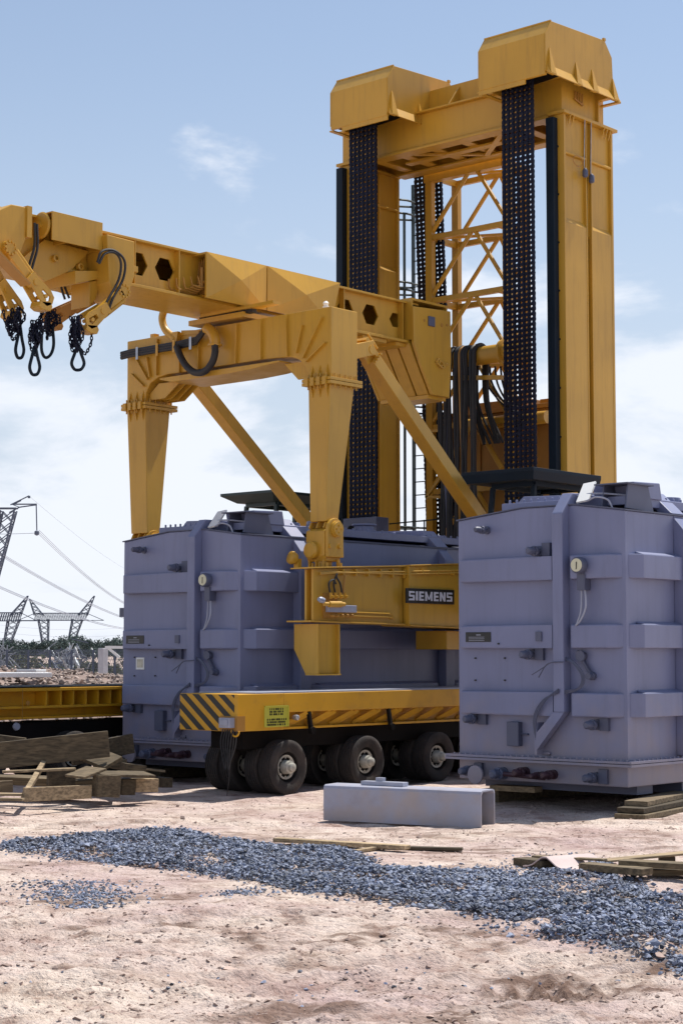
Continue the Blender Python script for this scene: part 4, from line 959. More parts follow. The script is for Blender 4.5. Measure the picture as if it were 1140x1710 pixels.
# sloping underside made of four plates with slots between
Ax_, Bz = side[6], side[4]
for k in range(4):
    x0 = XF - .04 + (XK - .061 - XF + .04) * k / 4; x1 = XF - .04 + (XK - .061 - XF + .04) * (k + 1) / 4 - .035
    m = MB(); y0_ = y_f - .02; m.prism(0, x0, x1, [(y0_, 7.14), (Bz[0] + .0, Bz[1] + .01), (Bz[0] + .6, Bz[1] + .01), (y0_ + .6, 7.14)]); m.build('underside_plate', 'yel', CG, bevel=.006)
m = MB(); m.box(XF - .02, XK - .08, Bz[0] - .02, y_b - .05, Bz[1] - .06, Bz[1] + .005); m.build('carriage_sole', 'yel', CG)
for px, py, r in ((708, 535, .025), (737, 543, .035), (746, 543, .025)):
    c = AX(px, py, XK); m = MB(); m.cyl(c, c + Vector((.006, 0, 0)), r, 18); m.build('bore', 'brown', CG)
c = AX(719, 537, XK); m = MB(); m.box(XK + .001, XK + .03, c.y - .085, c.y + .085, c.z - .085, c.z + .085); m.build('square_plate', 'greyd', CG, bevel=.01)
m = MB(); c = AX(735, 607, XK)
for k in range(6): m.bar(c + Vector((.01, -.12 + .05 * k, random.uniform(-.05, .05))), c + Vector((.05, -.1 + .05 * k, random.uniform(-.09, .09))), .025)
m.tube(smoothpts([c + Vector((.02, -.15, .02)), c + Vector((.05, 0, -.08)), c + Vector((.02, .15, .03))]), .014, 6); m.build('tie_fitting', 'yel', CG)
m = MB(); a = AX(605, 560, -18.9); m.box(XF, XW + .1, 21.9, 22.5, 7.08, 7.14); m.box(XF, XW + .1, 22.75, 23.2, 7.08, 7.14); m.build('boom_shoe', 'yel', G)

# ---- portal frame
YP = 18.99; YQ = 19.57
front = PY(YP, (213, 573), (550, 510), (550, 630)) + [(-17.46, 5.85)] + PY(YP, (513, 622), (508, 610), (499, 600), (486, 596), (440, 600), (302, 622), (280, 625), (264, 630), (251, 640), (244, 656), (242, 672)) + [(-20.98, 5.85), (-21.43, 5.85)]
front = [(max(-21.44, min(-17.0, p[0])), p[1]) for p in front]; front[0] = (-21.44, 6.94); front[1] = (-17.0, 6.94); front[2] = (-17.0, 5.85)
m = MB(); m.prism(1, YP, YQ, front); PB = m.build('portal_beam', 'yel', G, bevel=.012)
def rib(p, q_, t=.05, w=.02, y=YP):
    A = AY(*p, y); Bq = AY(*q_, y); m = MB(); m.bar(A - Vector((0, t / 2, 0)), Bq - Vector((0, t / 2, 0)), w, t, up=(0, 1, 0)); return m
for p, q_ in (((265, 566), (264, 627)), ((302, 559), (302, 622)), ((335, 553), (334, 617)), ((398, 541), (396, 607)), ((438, 533), (438, 600)), ((480, 526), (482, 595)),
              ((230, 600), (249, 634)), ((248, 597), (253, 630)), ((222, 625), (242, 645)), ((507, 543), (497, 590)), ((540, 530), (508, 598)), ((545, 572), (513, 604))):
    rib(p, q_).build('stiffener', 'yel', PB)
m = MB(); m.prism(1, YP - .12, YQ + .12, [(-20.2, 6.155), (-20.2, 6.19), (-18.3, 6.19), (-18.3, 6.155)][::-1])
o_ = [(-20.55, 6.21), (-20.3, 6.15), (-19.0, 6.15), (-18.5, 6.17), (-17.95, 6.215), (-17.95, 6.235), (-20.55, 6.235)]
m = MB(); m.prism(1, YP - .10, YQ + .06, o_); m.build('lower_flange', 'yel', PB, bevel=.005)
for k in range(4):     # ribs under the far haunch
    y = YP + .07 + k * .14; m = MB(); m.prism(1, y, y + .02, [(-20.98, 5.94), (-20.62, 5.94), (-20.25, 6.18), (-20.75, 6.19), (-20.95, 6.05)]); m.build('haunch_rib', 'yel', PB)
    m = MB(); m.prism(1, y, y + .02, [(-17.5, 5.94), (-17.72, 5.94), (-18.0, 6.2), (-17.6, 6.2)]); m.build('haunch_rib', 'yel', PB)
m = MB(); m.prism(1, YP - .015, YP - .001, PY(YP, (304, 552), (335, 551), (344, 545), (344, 556), (304, 560))); m.build('top_lug', 'yel', PB)
m = MB(); m.box(-21.0, -20.9, YP + .1, YP + .2, 6.94, 7.02); m.build('top_lug', 'yel', PB)
def leg(xt0, xt1, xb0, xb1):
    m = MB(); z0, z1 = 3.80, 5.80
    m.add([(xb0, 18.97, z0), (xb1, 18.97, z0), (xb1, 19.24, z0), (xb0, 19.24, z0), (xt0, YP, z1), (xt1, YP, z1), (xt1, YQ - .05, z1), (xt0, YQ - .05, z1)],
          [(3, 2, 1, 0), (4, 5, 6, 7), (0, 1, 5, 4), (1, 2, 6, 5), (2, 3, 7, 6), (3, 0, 4, 7)])
    l = m.build('portal_leg', 'yel', G, bevel=.01)
    m = MB(); m.box(xt0 - .07, xt1 + .07, YP - .07, YQ + .06, 5.80, 5.848); m.box(xt0 - .07, xt1 + .07, YP - .07, YQ + .06, 5.856, 5.90)
    m.build('joint_flange', 'yel', l, bevel=.004)
    m = MB()
    for k in range(4):
        x = xt0 - .02 + (xt1 - xt0 + .04) * (k + .5) / 4; m.box(x - .035, x + .035, YP - .10, YP - .071, 5.79, 5.91); m.cyl((x, YP - .045, 5.74), (x, YP - .045, 5.97), .012, 6)
    for k in range(5):
        y = YP + (YQ - YP) * (k + .5) / 5; m.cyl((xt1 + .045, y, 5.75), (xt1 + .045, y, 5.96), .012, 6)
    m.build('joint_bolt', 'yel', l)
    for k in range(3):
        x = xt0 + .08 + k * (xt1 - xt0 - .14) / 2; m = MB(); m.prism(0, x, x + .016, [(YP + .0, 5.60), (YP - .06, 5.80), (YP, 5.80)]); m.prism(0, x, x + .016, [(YP - .06, 5.90), (YP + .0, 6.10), (YP, 5.90)]); m.build('joint_gusset', 'yel', l)
    return l
leg(-17.45, -17.02, -17.39, -17.09); leg(-21.43, -20.99, -21.28, -20.90)
# knuckles under the legs
def knuckle(xc):
    o = xc + 17.24
    def S(x): return x + o
    m = MB(); m.prism(0, S(-17.44), S(-17.08), [(18.93, 3.30), (18.93, 3.66), (19.0, 3.70), (19.28, 3.70), (19.3, 3.30), (19.25, 3.22), (18.97, 3.22)])
    for x in (-17.42, -17.28, -17.14): m.prism(0, S(x), S(x) + .03, [(18.95, 3.701), (19.0, 3.80), (19.25, 3.80), (19.28, 3.701)])
    k = m.build('leg_knuckle', 'yel', G, bevel=.012)
    m = MB(); m.prism(0, S(-17.079), S(-17.03), [(18.95, 3.28), (18.95, 3.66)] + [(19.12 + .17 * math.cos(R(t)), 3.68 + .17 * math.sin(R(t))) for t in range(170, -10, -20)] + [(19.30, 3.28)]); m.build('cheek_plate', 'yel', k, bevel=.008)
    m = MB(); m.lathe((S(-17.029), 19.13, 3.69), (1, 0, 0), [(0, .12), (.03, .12), (.035, .10), (.06, .10)], 24); bolt_ring(m, (S(-16.97), 19.13, 3.69), (1, 0, 0), .05, 4, .014, .02); m.build('pin_cap', 'yel', k, smooth=True)
    m = MB(); m.lathe((S(-17.3), 18.93, 3.38), (0, -1, 0), [(0, .13), (.06, .13), (.09, .10)], 24); m.build('round_boss', 'yel', k, smooth=True)
    if o > -1: m = MB(); m.lathe((S(-17.50), 18.75, 3.26), (-.3, -1, .3), [(-.04, .03), (-.02, .08), (.04, .10), (.08, .09), (.1, .05)], 18); m.bar((S(-17.48), 18.8, 3.12), (S(-17.48), 18.8, 3.26), .08); m.build('sensor_pot', 'yel', k, smooth=True)
    for x, y in ((-17.40, 18.98), (-17.27, 18.98), (-17.12, 18.98), (-17.05, 19.2)):
        m = MB(); m.bar((S(x), y, 3.11), (S(x), y, 3.25), .035, .05); m.cyl((S(x) + .05, y, 3.11), (S(x) + .05, y, 3.20), .02, 8); m.build('foot_fin', 'yel', k)
    m = MB(); m.cyl((S(-17.24), 19.1, 3.11), (S(-17.24), 19.1, 3.22), .12, 20)
    for y in (19.0, 19.2): m.cyl((S(-17.03), y, 3.44), (S(-17.0), y, 3.44), .035, 6)
    m.build('ball_foot', 'yel', k, smooth=True)
knuckle(-17.24); knuckle(-21.10)

# ---- side frame (I-shaped) carrying the leg, with name panel
def sideframe(xr, near):
    xl_ = xr - .42
    if not near:
        m = MB(); m.box(xl_, xr, 19.0, 23.6, 2.35, 3.11); return m.build('side_frame', 'yel', G, bevel=.006)
    m = MB(); m.prism(0, xr - .04, xr - .001, [(18.61, 2.36), (20.60, 2.34), (20.60, 3.19), (18.61, 3.09)])
    m.prism(0, xr - .17, xr - .13, [(18.61, 2.36), (20.60, 2.34), (20.60, 3.19), (18.61, 3.09)])
    m.prism(0, xr - .30, xr + .05, [(18.45, 3.09), (20.62, 3.195), (20.62, 3.215), (18.45, 3.11)])
    m.prism(0, xr - .42, xr + .05, [(18.50, 2.335), (20.62, 2.315), (20.62, 2.335), (18.50, 2.358)])
    m.box(xr - .13, xr - .04, 18.70, 18.73, 2.36, 3.09); f = m.build('side_frame', 'yel', G, bevel=.004)
    m = MB(); m.prism(0, xr - .38, xr + .10, [(20.64, 2.32), (23.6, 2.26), (23.6, 3.37), (20.64, 3.20)]); m.prism(0, xr - .45, xr + .13, [(20.64, 3.201), (23.6, 3.371), (23.6, 3.39), (20.64, 3.221)]); m.prism(0, xr - .45, xr + .13, [(20.64, 2.30), (23.6, 2.24), (23.6, 2.259), (20.64, 2.319)])
    m.build('frame_extension', 'yel', f, bevel=.006)
    m = MB(); m.box(xr - .6, xr + .02, 21.65, 24.5, 1.95, 2.24); m.build('frame_support', 'yel', f, bevel=.01)
    # downward bracket with flanges
    m = MB(); m.prism(1, 18.66, 18.69, [(xr - .001, 2.31), (xr - .001, 1.60), (xr - .20, 1.60), (xr - .42, 1.95), (xr - .42, 2.31)]); m.prism(0, xr - .03, xr - .001, [(18.691, 1.60), (19.14, 1.60), (19.14, 2.31), (18.691, 2.31)])
    m.box(xr - .2, xr + .05, 19.10, 19.13, 1.60, 2.31); m.box(xr - .001, xr + .045, 18.66, 18.68, 1.6, 2.31)
    b = m.build('drop_bracket', 'yel', f, bevel=.004)
    m = MB(); m.box(xr - .2, xr + .05, 18.66, 19.15, 1.578, 1.599); m.build('bracket_foot', 'yel', b)
    if not near: return f
    # pipes along the top edge
    for o in (0, .04):
        m = MB(); m.tube([(xr + .03, 18.72, 3.02 + o * .5), (xr + .04, 19.1, 3.05 + o * .3), (xr + .04, 20.6, 3.12 - o), (xr + .14, 20.75, 3.13 - o), (xr + .14, 23.3, 3.25 - o)], .012, 6); m.build('pipe_run', 'yel', f, smooth=True)
    m = MB()
    for y in np.arange(19.2, 20.6, .28): m.box(xr, xr + .05, y, y + .03, 3.02, 3.10 + (y - 19) * .04)
    for y in np.arange(20.9, 23, .38): m.box(xr + .10, xr + .15, y, y + .03, 3.1, 3.17)
    m.build('pipe_clip', 'yel', f)
    for o in (0, .05):
        m = MB(); m.tube([(xr + .03, 19.25, 2.44 + o), (xr + .03, 20.3, 2.43 + o), (xr + .03, 20.36, 2.40)], .012, 6); m.build('pipe_run', 'yel', f, smooth=True)
    # hydraulic block
    m = MB(); a = AX(541, 1010, xr); c = AX(587, 1021, xr); m.box(xr + .0, xr + .10, a.y, c.y, c.z - .02, a.z + .0); m.build('valve_block', 'zinc', f, bevel=.006)
    m = MB(); a = AX(549, 1009, xr + .12); c = AX(569, 1009, xr + .12); m.cyl(a, c, .045, 16); m.cyl(c, c + Vector((0, .08, 0)), .03, 12); m.cyl(a - Vector((0, .1, 0)), a, .03, 12)
    for k in range(4):
        p = AX(552 + 8 * k, 1000, xr + .08); m.cyl(p, p + Vector((0, 0, .09)), .022, 8); m.cyl(p + Vector((.0, 0, .03)), p + Vector((.06, 0, .03)), .018, 8)
    m.build('solenoid', 'yel', f, smooth=True)
    m = MB()
    for k in range(5):
        p = AX(552 + 8 * k, 1028, xr + .06); m.lathe(p, (1, 0, 0), [(0, .018), (.05, .024), (.07, .015)], 8)
    m.build('pipe_union', 'brown', f, smooth=True)
    m = MB(); a = AX(540, 1003, xr + .1); m.lathe(a, (0, -1, .2), [(0, .04), (.06, .045), (.1, .03)], 12); m.build('solenoid_cap', 'zinc', f, smooth=True)
    for pts in ([(552, 995), (549, 975), (556, 968), (561, 975)], [(560, 992), (557, 975), (561, 962), (563, 958)], [(571, 992), (568, 975), (563, 966), (561, 960)], [(573, 990), (574, 975), (576, 960)]):
        m = MB(); m.tube(smoothpts([AX(*p, xr + .07) for p in pts]), .014, 6); m.build('control_hose', 'rub' if pts[0][0] < 573 else 'brown', f, smooth=True)
    m = MB(); a = AX(538, 990, xr); m.box(xr + .0, xr + .03, a.y, a.y + .3, a.z - .35, a.z); m.build('backing_plate', 'brown', f)
    # sign plate
    ys0, ys1 = AX(676, 1000, xr + .1).y, AX(756, 1000, xr + .1).y; z1s = AX(676, 982, xr + .1).z; z0s = AX(676, 1007, xr + .1).z
    m = MB(); m.box(xr + .101, xr + .125, ys0, ys1, z0s, z1s); sp = m.build('sign_plate', 'black', f, bevel=.003)
    # lettering: heavy sans capitals, stroke polygons
    Hh = (z1s - z0s) * .62; zb2 = z0s + (z1s - z0s) * .19; st = Hh * .22
    def R4(a, b, c, d): return [(a, c), (b, c), (b, d), (a, d)]
    glyph = {
        'S': (.62, [R4(.12, 1, 0, .2), R4(0, .95, .8, 1), R4(0, .24, .45, .88), R4(.08, .9, .4, .6), R4(.72, 1, .1, .55), R4(.0, .3, 0, .16), R4(.74, 1, .8, .95)]),
        'I': (.2, [R4(0, 1, 0, 1)]),
        'E': (.52, [R4(0, .38, 0, 1), R4(.3, 1, 0, .2), R4(.3, .94, .4, .6), R4(.3, 1, .8, 1)]),
        'M': (.82, [R4(0, .24, 0, 1), R4(.76, 1, 0, 1), [(.2, 1), (.0, 1), (.42, .12), (.5, .3)], [(.8, 1), (1, 1), (.58, .12), (.5, .3)], R4(.42, .58, .12, .32)]),
        'N': (.64, [R4(0, .3, 0, 1), R4(.7, 1, 0, 1), [(0, 1), (.32, 1), (1, 0), (.68, 0)]])}
    word = 'SIEMENS'; total = sum(glyph[c][0] for c in word) + .15 * 6; sc = (ys1 - ys0) * .90 / total; yy = ys0 + (ys1 - ys0) * .05
    for ci, ch in enumerate(word):
        w_, polys = glyph[ch]; m = MB()
        for j, pl in enumerate(polys):
            m.prism(0, xr + .1255, xr + .129 + .0006 * j, [(yy + p[0] * w_ * sc, zb2 + p[1] * Hh) for p in pl])
        m.build('letter', 'letter', sp); yy += (w_ + .15) * sc
    return f
sideframe(-17.0, True); sideframe(-20.98, False)

# ---- diagonal struts
def strut(x, pa, pb, near):
    A = AX(*pa, x); Bq = AX(*pb, x); m = MB(); m.bar(A, Bq, .20, .24, up=(1, 0, 0)); s_ = m.build('diagonal_strut', 'yel', G, bevel=.01)
    d = (Bq - A).normalized(); m = MB()
    m.bar(A - d * .28, A + d * .02, .28, .10, up=(1, 0, 0)); m.cyl(A - d * .15 - Vector((.16, 0, 0)), A - d * .15 + Vector((.16, 0, 0)), .07, 16)
    for k in range(4): m.cyl(A + d * (.02 + .0 * k) + Vector((.12, 0, 0)) + d.cross(Vector((1, 0, 0))) * (.09 - .06 * k), A + d * .02 + Vector((.17, 0, 0)) + d.cross(Vector((1, 0, 0))) * (.09 - .06 * k), .02, 6)
    m.build('strut_fork', 'yel', s_)
    m = MB()
    for k in range(5): p = A.lerp(Bq, .15 + .17 * k) - d.cross(Vector((1, 0, 0))) * .12; m.cyl(p - Vector((.11, 0, 0)), p - Vector((.08, 0, 0)), .02, 6)
    m.build('strut_bolt', 'yel', s_)
    return s_
strut(-17.2, (617, 598), (800, 868), True); strut(-21.3, (322, 632), (530, 892), False)
m = MB(); a = AX(613, 582, -17.2); m.bar(a + Vector((0, -.15, .12)), a + Vector((.02, .1, -.12)), .25, .07); m.bar(a + Vector((.1, -.1, .2)), a + Vector((.1, .12, .0)), .03); m.bar((-17.2, YQ, 6.35), a, .3, .22); m.build('strut_bracket', 'yel', G, bevel=.008)
m = MB(); m.tube(smoothpts([AX(308, 640, -20.9), AX(306, 650, -20.9), AX(311, 655, -20.9)]), .015, 6); m.tube(smoothpts([AX(303, 640, -20.9), AX(304, 650, -20.9), AX(308, 658, -20.9)]), .01, 6); m.build('loose_wire', 'rub', G)

# ---- cable runs over the portal beam
m = MB(); xx = YP - .12
for o in range(3):
    m.tube([AY(203, 598 - o * 4, xx), AY(218, 594 - o * 4, xx), AY(300, 580 - o * 4, xx), AY(328, 573 - o * 4, xx), AY(340, 556 - o * 2, xx), AY(347, 543, xx)], .03, 7)
m.build('cable_run', 'rub', G, smooth=True)
for px, py in ((229, 590), (262, 584), (290, 578), (318, 573)):
    m = MB(); p = AY(px, py, xx - .035); m.bar(p - Vector((0, 0, .10)), p + Vector((0, 0, .10)), .05, .012, up=(0, 1, 0)); m.build('cable_clamp', 'yel' if px in (262, 290) else 'steel', G)
m = MB(); m.tube(smoothpts([AY(*p, YP - .2) for p in ((295, 578), (302, 596), (312, 612), (326, 622), (342, 620), (354, 606), (359, 590), (359, 576))]), .055, 10); m.build('flexible_conduit', 'rub', G, smooth=True)
m = MB(); m.tube(smoothpts([AY(*p, YP - .16) for p in ((359, 580), (359, 566), (353, 554), (345, 548))]), .085, 12); m.cyl(AY(359, 575, YP - .16), AY(359, 578, YP - .16), .11, 14); m.build('conduit_elbow', 'yel', G, smooth=True)
m = MB(); m.tube(smoothpts([AY(*p, YP - .05) for p in ((298, 508), (286, 508), (275, 518), (271, 533), (276, 550), (288, 562), (293, 568))]), .06, 10); m.build('curved_pipe', 'yel', G, smooth=True)
m = MB(); p = AY(294, 565, YP - .06); m.bar(p + Vector((0, 0, .1)), p - Vector((0, 0, .14)), .14, .06, w1=.05); m.build('pipe_bracket', 'yel', G)
m = MB(); a = AY(337, 534, YP + .0); b_ = AY(425, 518, YP); m.bar(a, b_, .10, .07); m.build('rubber_strip', 'rub', G)
m = MB(); m.bar(AY(340, 529, YP - .02), AY(462, 505, YP - .02), .16, .05); m.box(-19.9, -18.7, YP - .1, YQ + .15, 6.99, 7.07); m.build('boom_seat', 'yel', G)
m = MB(); p = AZ(530, 515, 6.95); m.lathe((-17.25, 19.15, 6.94), (0, 0, 1), [(0, .05), (.05, .05), (.06, .03), (.10, .045), (.13, .02)], 14); m.build('signal_lamp', 'white', G, smooth=True)

# ---- operator cabs
def cab(x0, x1, y0, y1, zr, mt, ins=.22):
    r0 = MB(); r0.add([(x0 - .0, y0, zr), (x1, y0, zr), (x1, y1, zr), (x0, y1, zr), (x0 + ins, y0 + ins, zr - .13), (x1 - ins * .8, y0 + ins, zr - .13), (x1 - ins * .8, y1, zr - .13), (x0 + ins, y1, zr - .13),
                       (x0, y0, zr + .05), (x1, y0, zr + .05), (x1, y1, zr + .05), (x0, y1, zr + .05)],
                      [(0, 4, 5, 1), (1, 5, 6, 2), (2, 6, 7, 3), (3, 7, 4, 0), (4, 7, 6, 5), (0, 1, 9, 8), (1, 2, 10, 9), (2, 3, 11, 10), (3, 0, 8, 11), (8, 9, 10, 11)])
    c = MB(); zf = zr - 1.75; zt = zr - .18; a0, a1, b0, b1 = x0 + .32, x1 - .26, y0 + .38, y1 - .2; wst = zr - 1.05
    for x, y, lean in ((a0, b0, .12), (a1, b0, .12), (a0, b1, 0), (a1, b1, 0)):
        c.bar((x - (.09 if x == a0 else 0), y - lean, zf), (x, y, zt), .07)
    c.box(a0, a1, b0 - .035, b0 + .035, zt - .02, zt + .08); c.box(a0, a1, b1 - .035, b1 + .035, zt - .02, zt + .08); c.box(a0 - .035, a0 + .035, b0, b1, zt - .018, zt + .078); c.box(a1 - .035, a1 + .035, b0, b1, zt - .018, zt + .078)
    c.box(a0 - .06, a1, b0 - .07, b0 - .01, zf, wst - .1); c.box(a1 - .03, a1 + .03, b0 - .01, b1, zf, wst); c.box(a0 - .09, a0 - .03, b0 - .01, b1, zf, wst); c.box(a0, a1, b1 - .03, b1 + .03, zf, wst); c.box(a0, a1, b0, b1, zf - .05, zf)
    o = c.build('operator_cab', mt, G, bevel=.006); r0.build('cab_roof', mt, o, bevel=.006)
    g = MB(); g.box(a0 + .03, a1 - .03, b0 - .03, b0 - .02, wst - .1, zt); g.build('cab_window', 'glass', o)
    g = MB(); g.box(a1 - .005, a1 + .005, b0 + .04, b1 - .04, wst, zt); g.build('cab_window', 'glass', o)
    g = MB(); g.box((a0 + a1) / 2 - .2, (a0 + a1) / 2 + .2, b0 + .5, b0 + .95, zf + .3, zf + .42); g.box((a0 + a1) / 2 - .2, (a0 + a1) / 2 + .2, b0 + .9, b0 + 1.0, zf + .42, zf + 1.0); g.build('cab_seat', 'rub', o, bevel=.02)
cab(-16.86, -15.50, 21.9, 23.76, 4.66, 'navy', .05)
cab(-23.45, -22.10, 23.1, 25.0, 4.80, 'green')
m = MB(); m.bar((-16.9, 24.9, 2.2), (-16.0, 23.0, 2.2), .3, .3); m.box(-16.9, -15.7, 22.2, 23.6, 2.5, 2.85); m.box(-23.3, -22.0, 23.4, 24.8, 2.6, 2.98); m.bar((-22, 24.9, 2.2), (-22.6, 24.2, 2.8), .3, .3); m.build('cab_bracket', 'yel', G)

# ================================================================ CHAIN SLINGS hanging from the gripper arms
def sling(label, anchor, x, chains, loops, root_lbl='chain sling'):
    A = AX(*anchor, x); t = thing('chain_sling', label, 'chain sling', A, 'chain slings hanging from the boom grippers')
    for pts in chains:
        P = smoothpts([AX(a, b, x) + Vector((o, 0, 0)) for a, b, o in pts], 10); m = MB(); acc = 0; k = 0; last = P[0]
        for i in range(1, len(P)):
            seg = P[i] - last
            if seg.length < .042: continue
            d = seg.normalized(); c = (P[i] + last) / 2; last = P[i]; k += 1
            side = d.cross(Vector((1, 0, 0)) if k % 2 else Vector((0.3, 1, .2))).normalized()
            m.tube([c + d * (.034 * math.cos(q_)) + side * (.020 * math.sin(q_)) for q_ in np.linspace(0, 2 * math.pi, 9)[:-1]], .0085, 5, closed=True)
        if m.v: m.build('chain', 'chain', t, smooth=True)
    for pts in loops:
        m = MB(); m.tube(smoothpts([AX(a, b, x) + Vector((o, 0, 0)) for a, b, o in pts], 6), .022, 8); m.build('rope_loop', 'navy', t, smooth=True)
    return t
def bunch(px, py, w, h, n):
    r_ = random.Random(px); o = []
    for k in range(n):
        a = px + r_.uniform(-w, w) * .5; b = px + r_.uniform(-w, w) * .5; hh = h * r_.uniform(.6, 1.05); off = r_.uniform(-.1, .1)
        o.append([(px + r_.uniform(-w, w) * .3, py, off), (a - w * .25, py + hh * .55, off), ((a + b) / 2, py + hh, off), (b + w * .25, py + hh * .55, -off), (px + r_.uniform(-w, w) * .3, py + 2, -off)])
    return o
def tear(x0, y0, w, h): return [(x0, y0, 0), (x0 - w * .25, y0 + h * .35, 0), (x0 - w * .5, y0 + h * .72, 0), (x0 - w * .3, y0 + h * .95, 0), (x0, y0 + h, 0), (x0 + w * .3, y0 + h * .95, .01), (x0 + w * .5, y0 + h * .72, .01), (x0 + w * .25, y0 + h * .35, .01), (x0 + 1, y0, .01)]
sling('dark chain sling nearest the left edge, under the leftmost gripper arm', (26, 515), -18.75, bunch(28, 515, 14, 52, 7) + [[(6, 518, 0), (10, 540, 0), (17, 556, 0), (23, 545, 0), (27, 522, 0)]], [tear(33, 548, 13, 50)])
sling('dark chain sling with the lowest rope loop, second from the left edge', (66, 520), -18.5, bunch(62, 535, 20, 56, 7), [tear(58, 578, 16, 48)])
sling('dark chain sling with wide open loop, hanging from the far gripper arm', (84, 520), -19.2, bunch(82, 518, 22, 48, 7), [[(70, 560, 0), (70, 585, 0), (76, 597, 0), (85, 592, 0), (90, 575, 0), (88, 545, 0)]])
sling('dark chain sling hanging from the right gripper arm, nearest the portal frame', (130, 535), -18.5, bunch(128, 528, 16, 60, 7) + [[(153, 548, 0), (153, 570, 0), (148, 583, 0), (142, 592, 0), (136, 582, 0)]], [tear(130, 576, 20, 42)])

# ================================================================ BROKEN TIMBER, LOOSE BOARDS
grpP = 'pieces of timber in the heap at far left'
def pz(px, py, f): return far(px, py, f)
def tim(pa, fa_, pb, fb_, w, h, lbl, mt='wood', up=(0, 0, 1), name='timber_board'):
    return plank(pz(*pa, fa_), pz(*pb, fb_), w, h, name, lbl, 'timber', mt, grpP, up)
tim((-60, 1268), 22.2, (182, 1242), 22.6, .06, .33, 'wide dark board crossing the top of the timber heap from the left edge')
tim((-30, 1240), 23.4, (42, 1249), 23.2, .05, .26, 'short dark board end above the wide one at the left edge of the heap')
tim((120, 1262), 23.2, (222, 1241), 23.8, .06, .26, 'brown board pointing right behind the end of the wide dark board')
tim((140, 1255), 23.0, (190, 1275), 22.6, .30, .05, 'flat greenish board slanting down below the right end of the wide board', up=(.3, -.5, 1))
tim((5, 1289), 21.9, (126, 1284), 22.2, .10, .03, 'thin pale batten lying level across the middle of the heap', 'wood2')
tim((40, 1330), 21.3, (72, 1276), 22.4, .10, .06, 'narrow pale plank leaning up to the right in the heap', 'wood2', up=(1, -1, .3))
tim((40, 1327), 21.25, (152, 1322), 21.9, .05, .165, 'pale brown board on edge at the front of the timber heap', 'wood2')
tim((80, 1298), 22.4, (125, 1296), 22.6, .08, .22, 'brown box side board behind the leaning plank', 'wood')
tim((127, 1288), 22.2, (160, 1292), 21.9, .34, .03, 'sunlit flat board end left of the centre of the heap', 'wood2', up=(.2, -.3, 1))
tim((160, 1291), 22.3, (250, 1293), 22.8, .30, .03, 'grey flat board resting on blocks right of the heap centre', 'wood', up=(.1, -.2, 1))
tim((159, 1312), 21.9, (197, 1313), 22.1, .14, .27, 'dark upright squared block below the grey flat board', 'wood')
tim((222, 1311), 22.8, (260, 1311), 23.0, .16, .17, 'pale squared block at the right end of the heap', 'wood2')
tim((200, 1314), 22.6, (222, 1314), 22.7, .16, .2, 'dark block between the two squared blocks of the heap', 'wood')
tim((205, 1280), 23.3, (240, 1284), 23.4, .3, .10, 'short dark block behind the grey flat board', 'wood')
tim((185, 1273), 23.6, (210, 1277), 23.6, .2, .14, 'small brown block under the board pointing right', 'wood')
tim((262, 1306), 23.6, (278, 1306), 23.7, .3, .13, 'dark block lying last at the right of the heap', 'wood')
tim((240, 1284), 23.9, (276, 1288), 24.0, .05, .03, 'thin pale batten end poking out right of the heap', 'wood2')
tim((-40, 1315), 21.9, (22, 1313), 22.0, .10, .14, 'pale board end at the left edge behind the front board', 'wood2')
tim((-20, 1326), 21.4, (40, 1327), 21.35, .12, .03, 'upper of two thin pale battens at the left edge', 'wood2')
tim((-20, 1334), 21.2, (40, 1335), 21.15, .12, .03, 'lower of two thin pale battens at the left edge', 'wood2')
tim((-30, 1300), 22.9, (120, 1306), 22.9, .5, .10, 'broad dark plank in the shade at the bottom of the heap', 'wood')
tim((90, 1312), 22.8, (200, 1305), 22.9, .4, .12, 'broad dark plank in the shade right of the heap centre', 'wood')
grpB = 'loose boards lying on the bare earth'
def board(pa, pb, w, h, lbl, mt='wood2', za=.03, zb_=.03):
    return plank(AZ(*pa, za), AZ(*pb, zb_), w, h, 'loose_board', lbl, 'board', mt, grpB)
board((461, 1402), (680, 1415), .11, .04, 'long thin board lying on the earth in front of the steel channel', za=.05, zb_=.07)
board((555, 1428), (640, 1414), .06, .03, 'thin stick crossing under the long board before the channel', 'wood2', .03, .05)
board((640, 1415), (772, 1418), .09, .03, 'straight board running right from the crossed boards before the channel', 'wood', .04, .04)
board((868, 1438), (915, 1444), .16, .07, 'short board end at the left of the boards near the right edge', 'wood', .04, .05)
board((890, 1430), (1010, 1436), .08, .02, 'thin pale lath at the back of the boards near the right edge', 'wood2', .08, .10)
board((975, 1446), (1080, 1456), .16, .06, 'brown board beside the curled sheet', 'wood', .05, .06)
board((1010, 1437), (1180, 1421), .16, .02, 'pale thin board rising to the right edge', 'wood2', .07, .14)
board((1036, 1440), (1180, 1448), .16, .05, 'olive brown board at the right edge beneath the thin one', 'wood', .10, .10)
board((1085, 1455), (1200, 1455), .22, .05, 'dark board lying lowest at the right edge', 'wood', .03, .03)
board((1100, 1437), (1125, 1437), .12, .08, 'small dark block between boards at the right edge', 'wood', .06, .06)
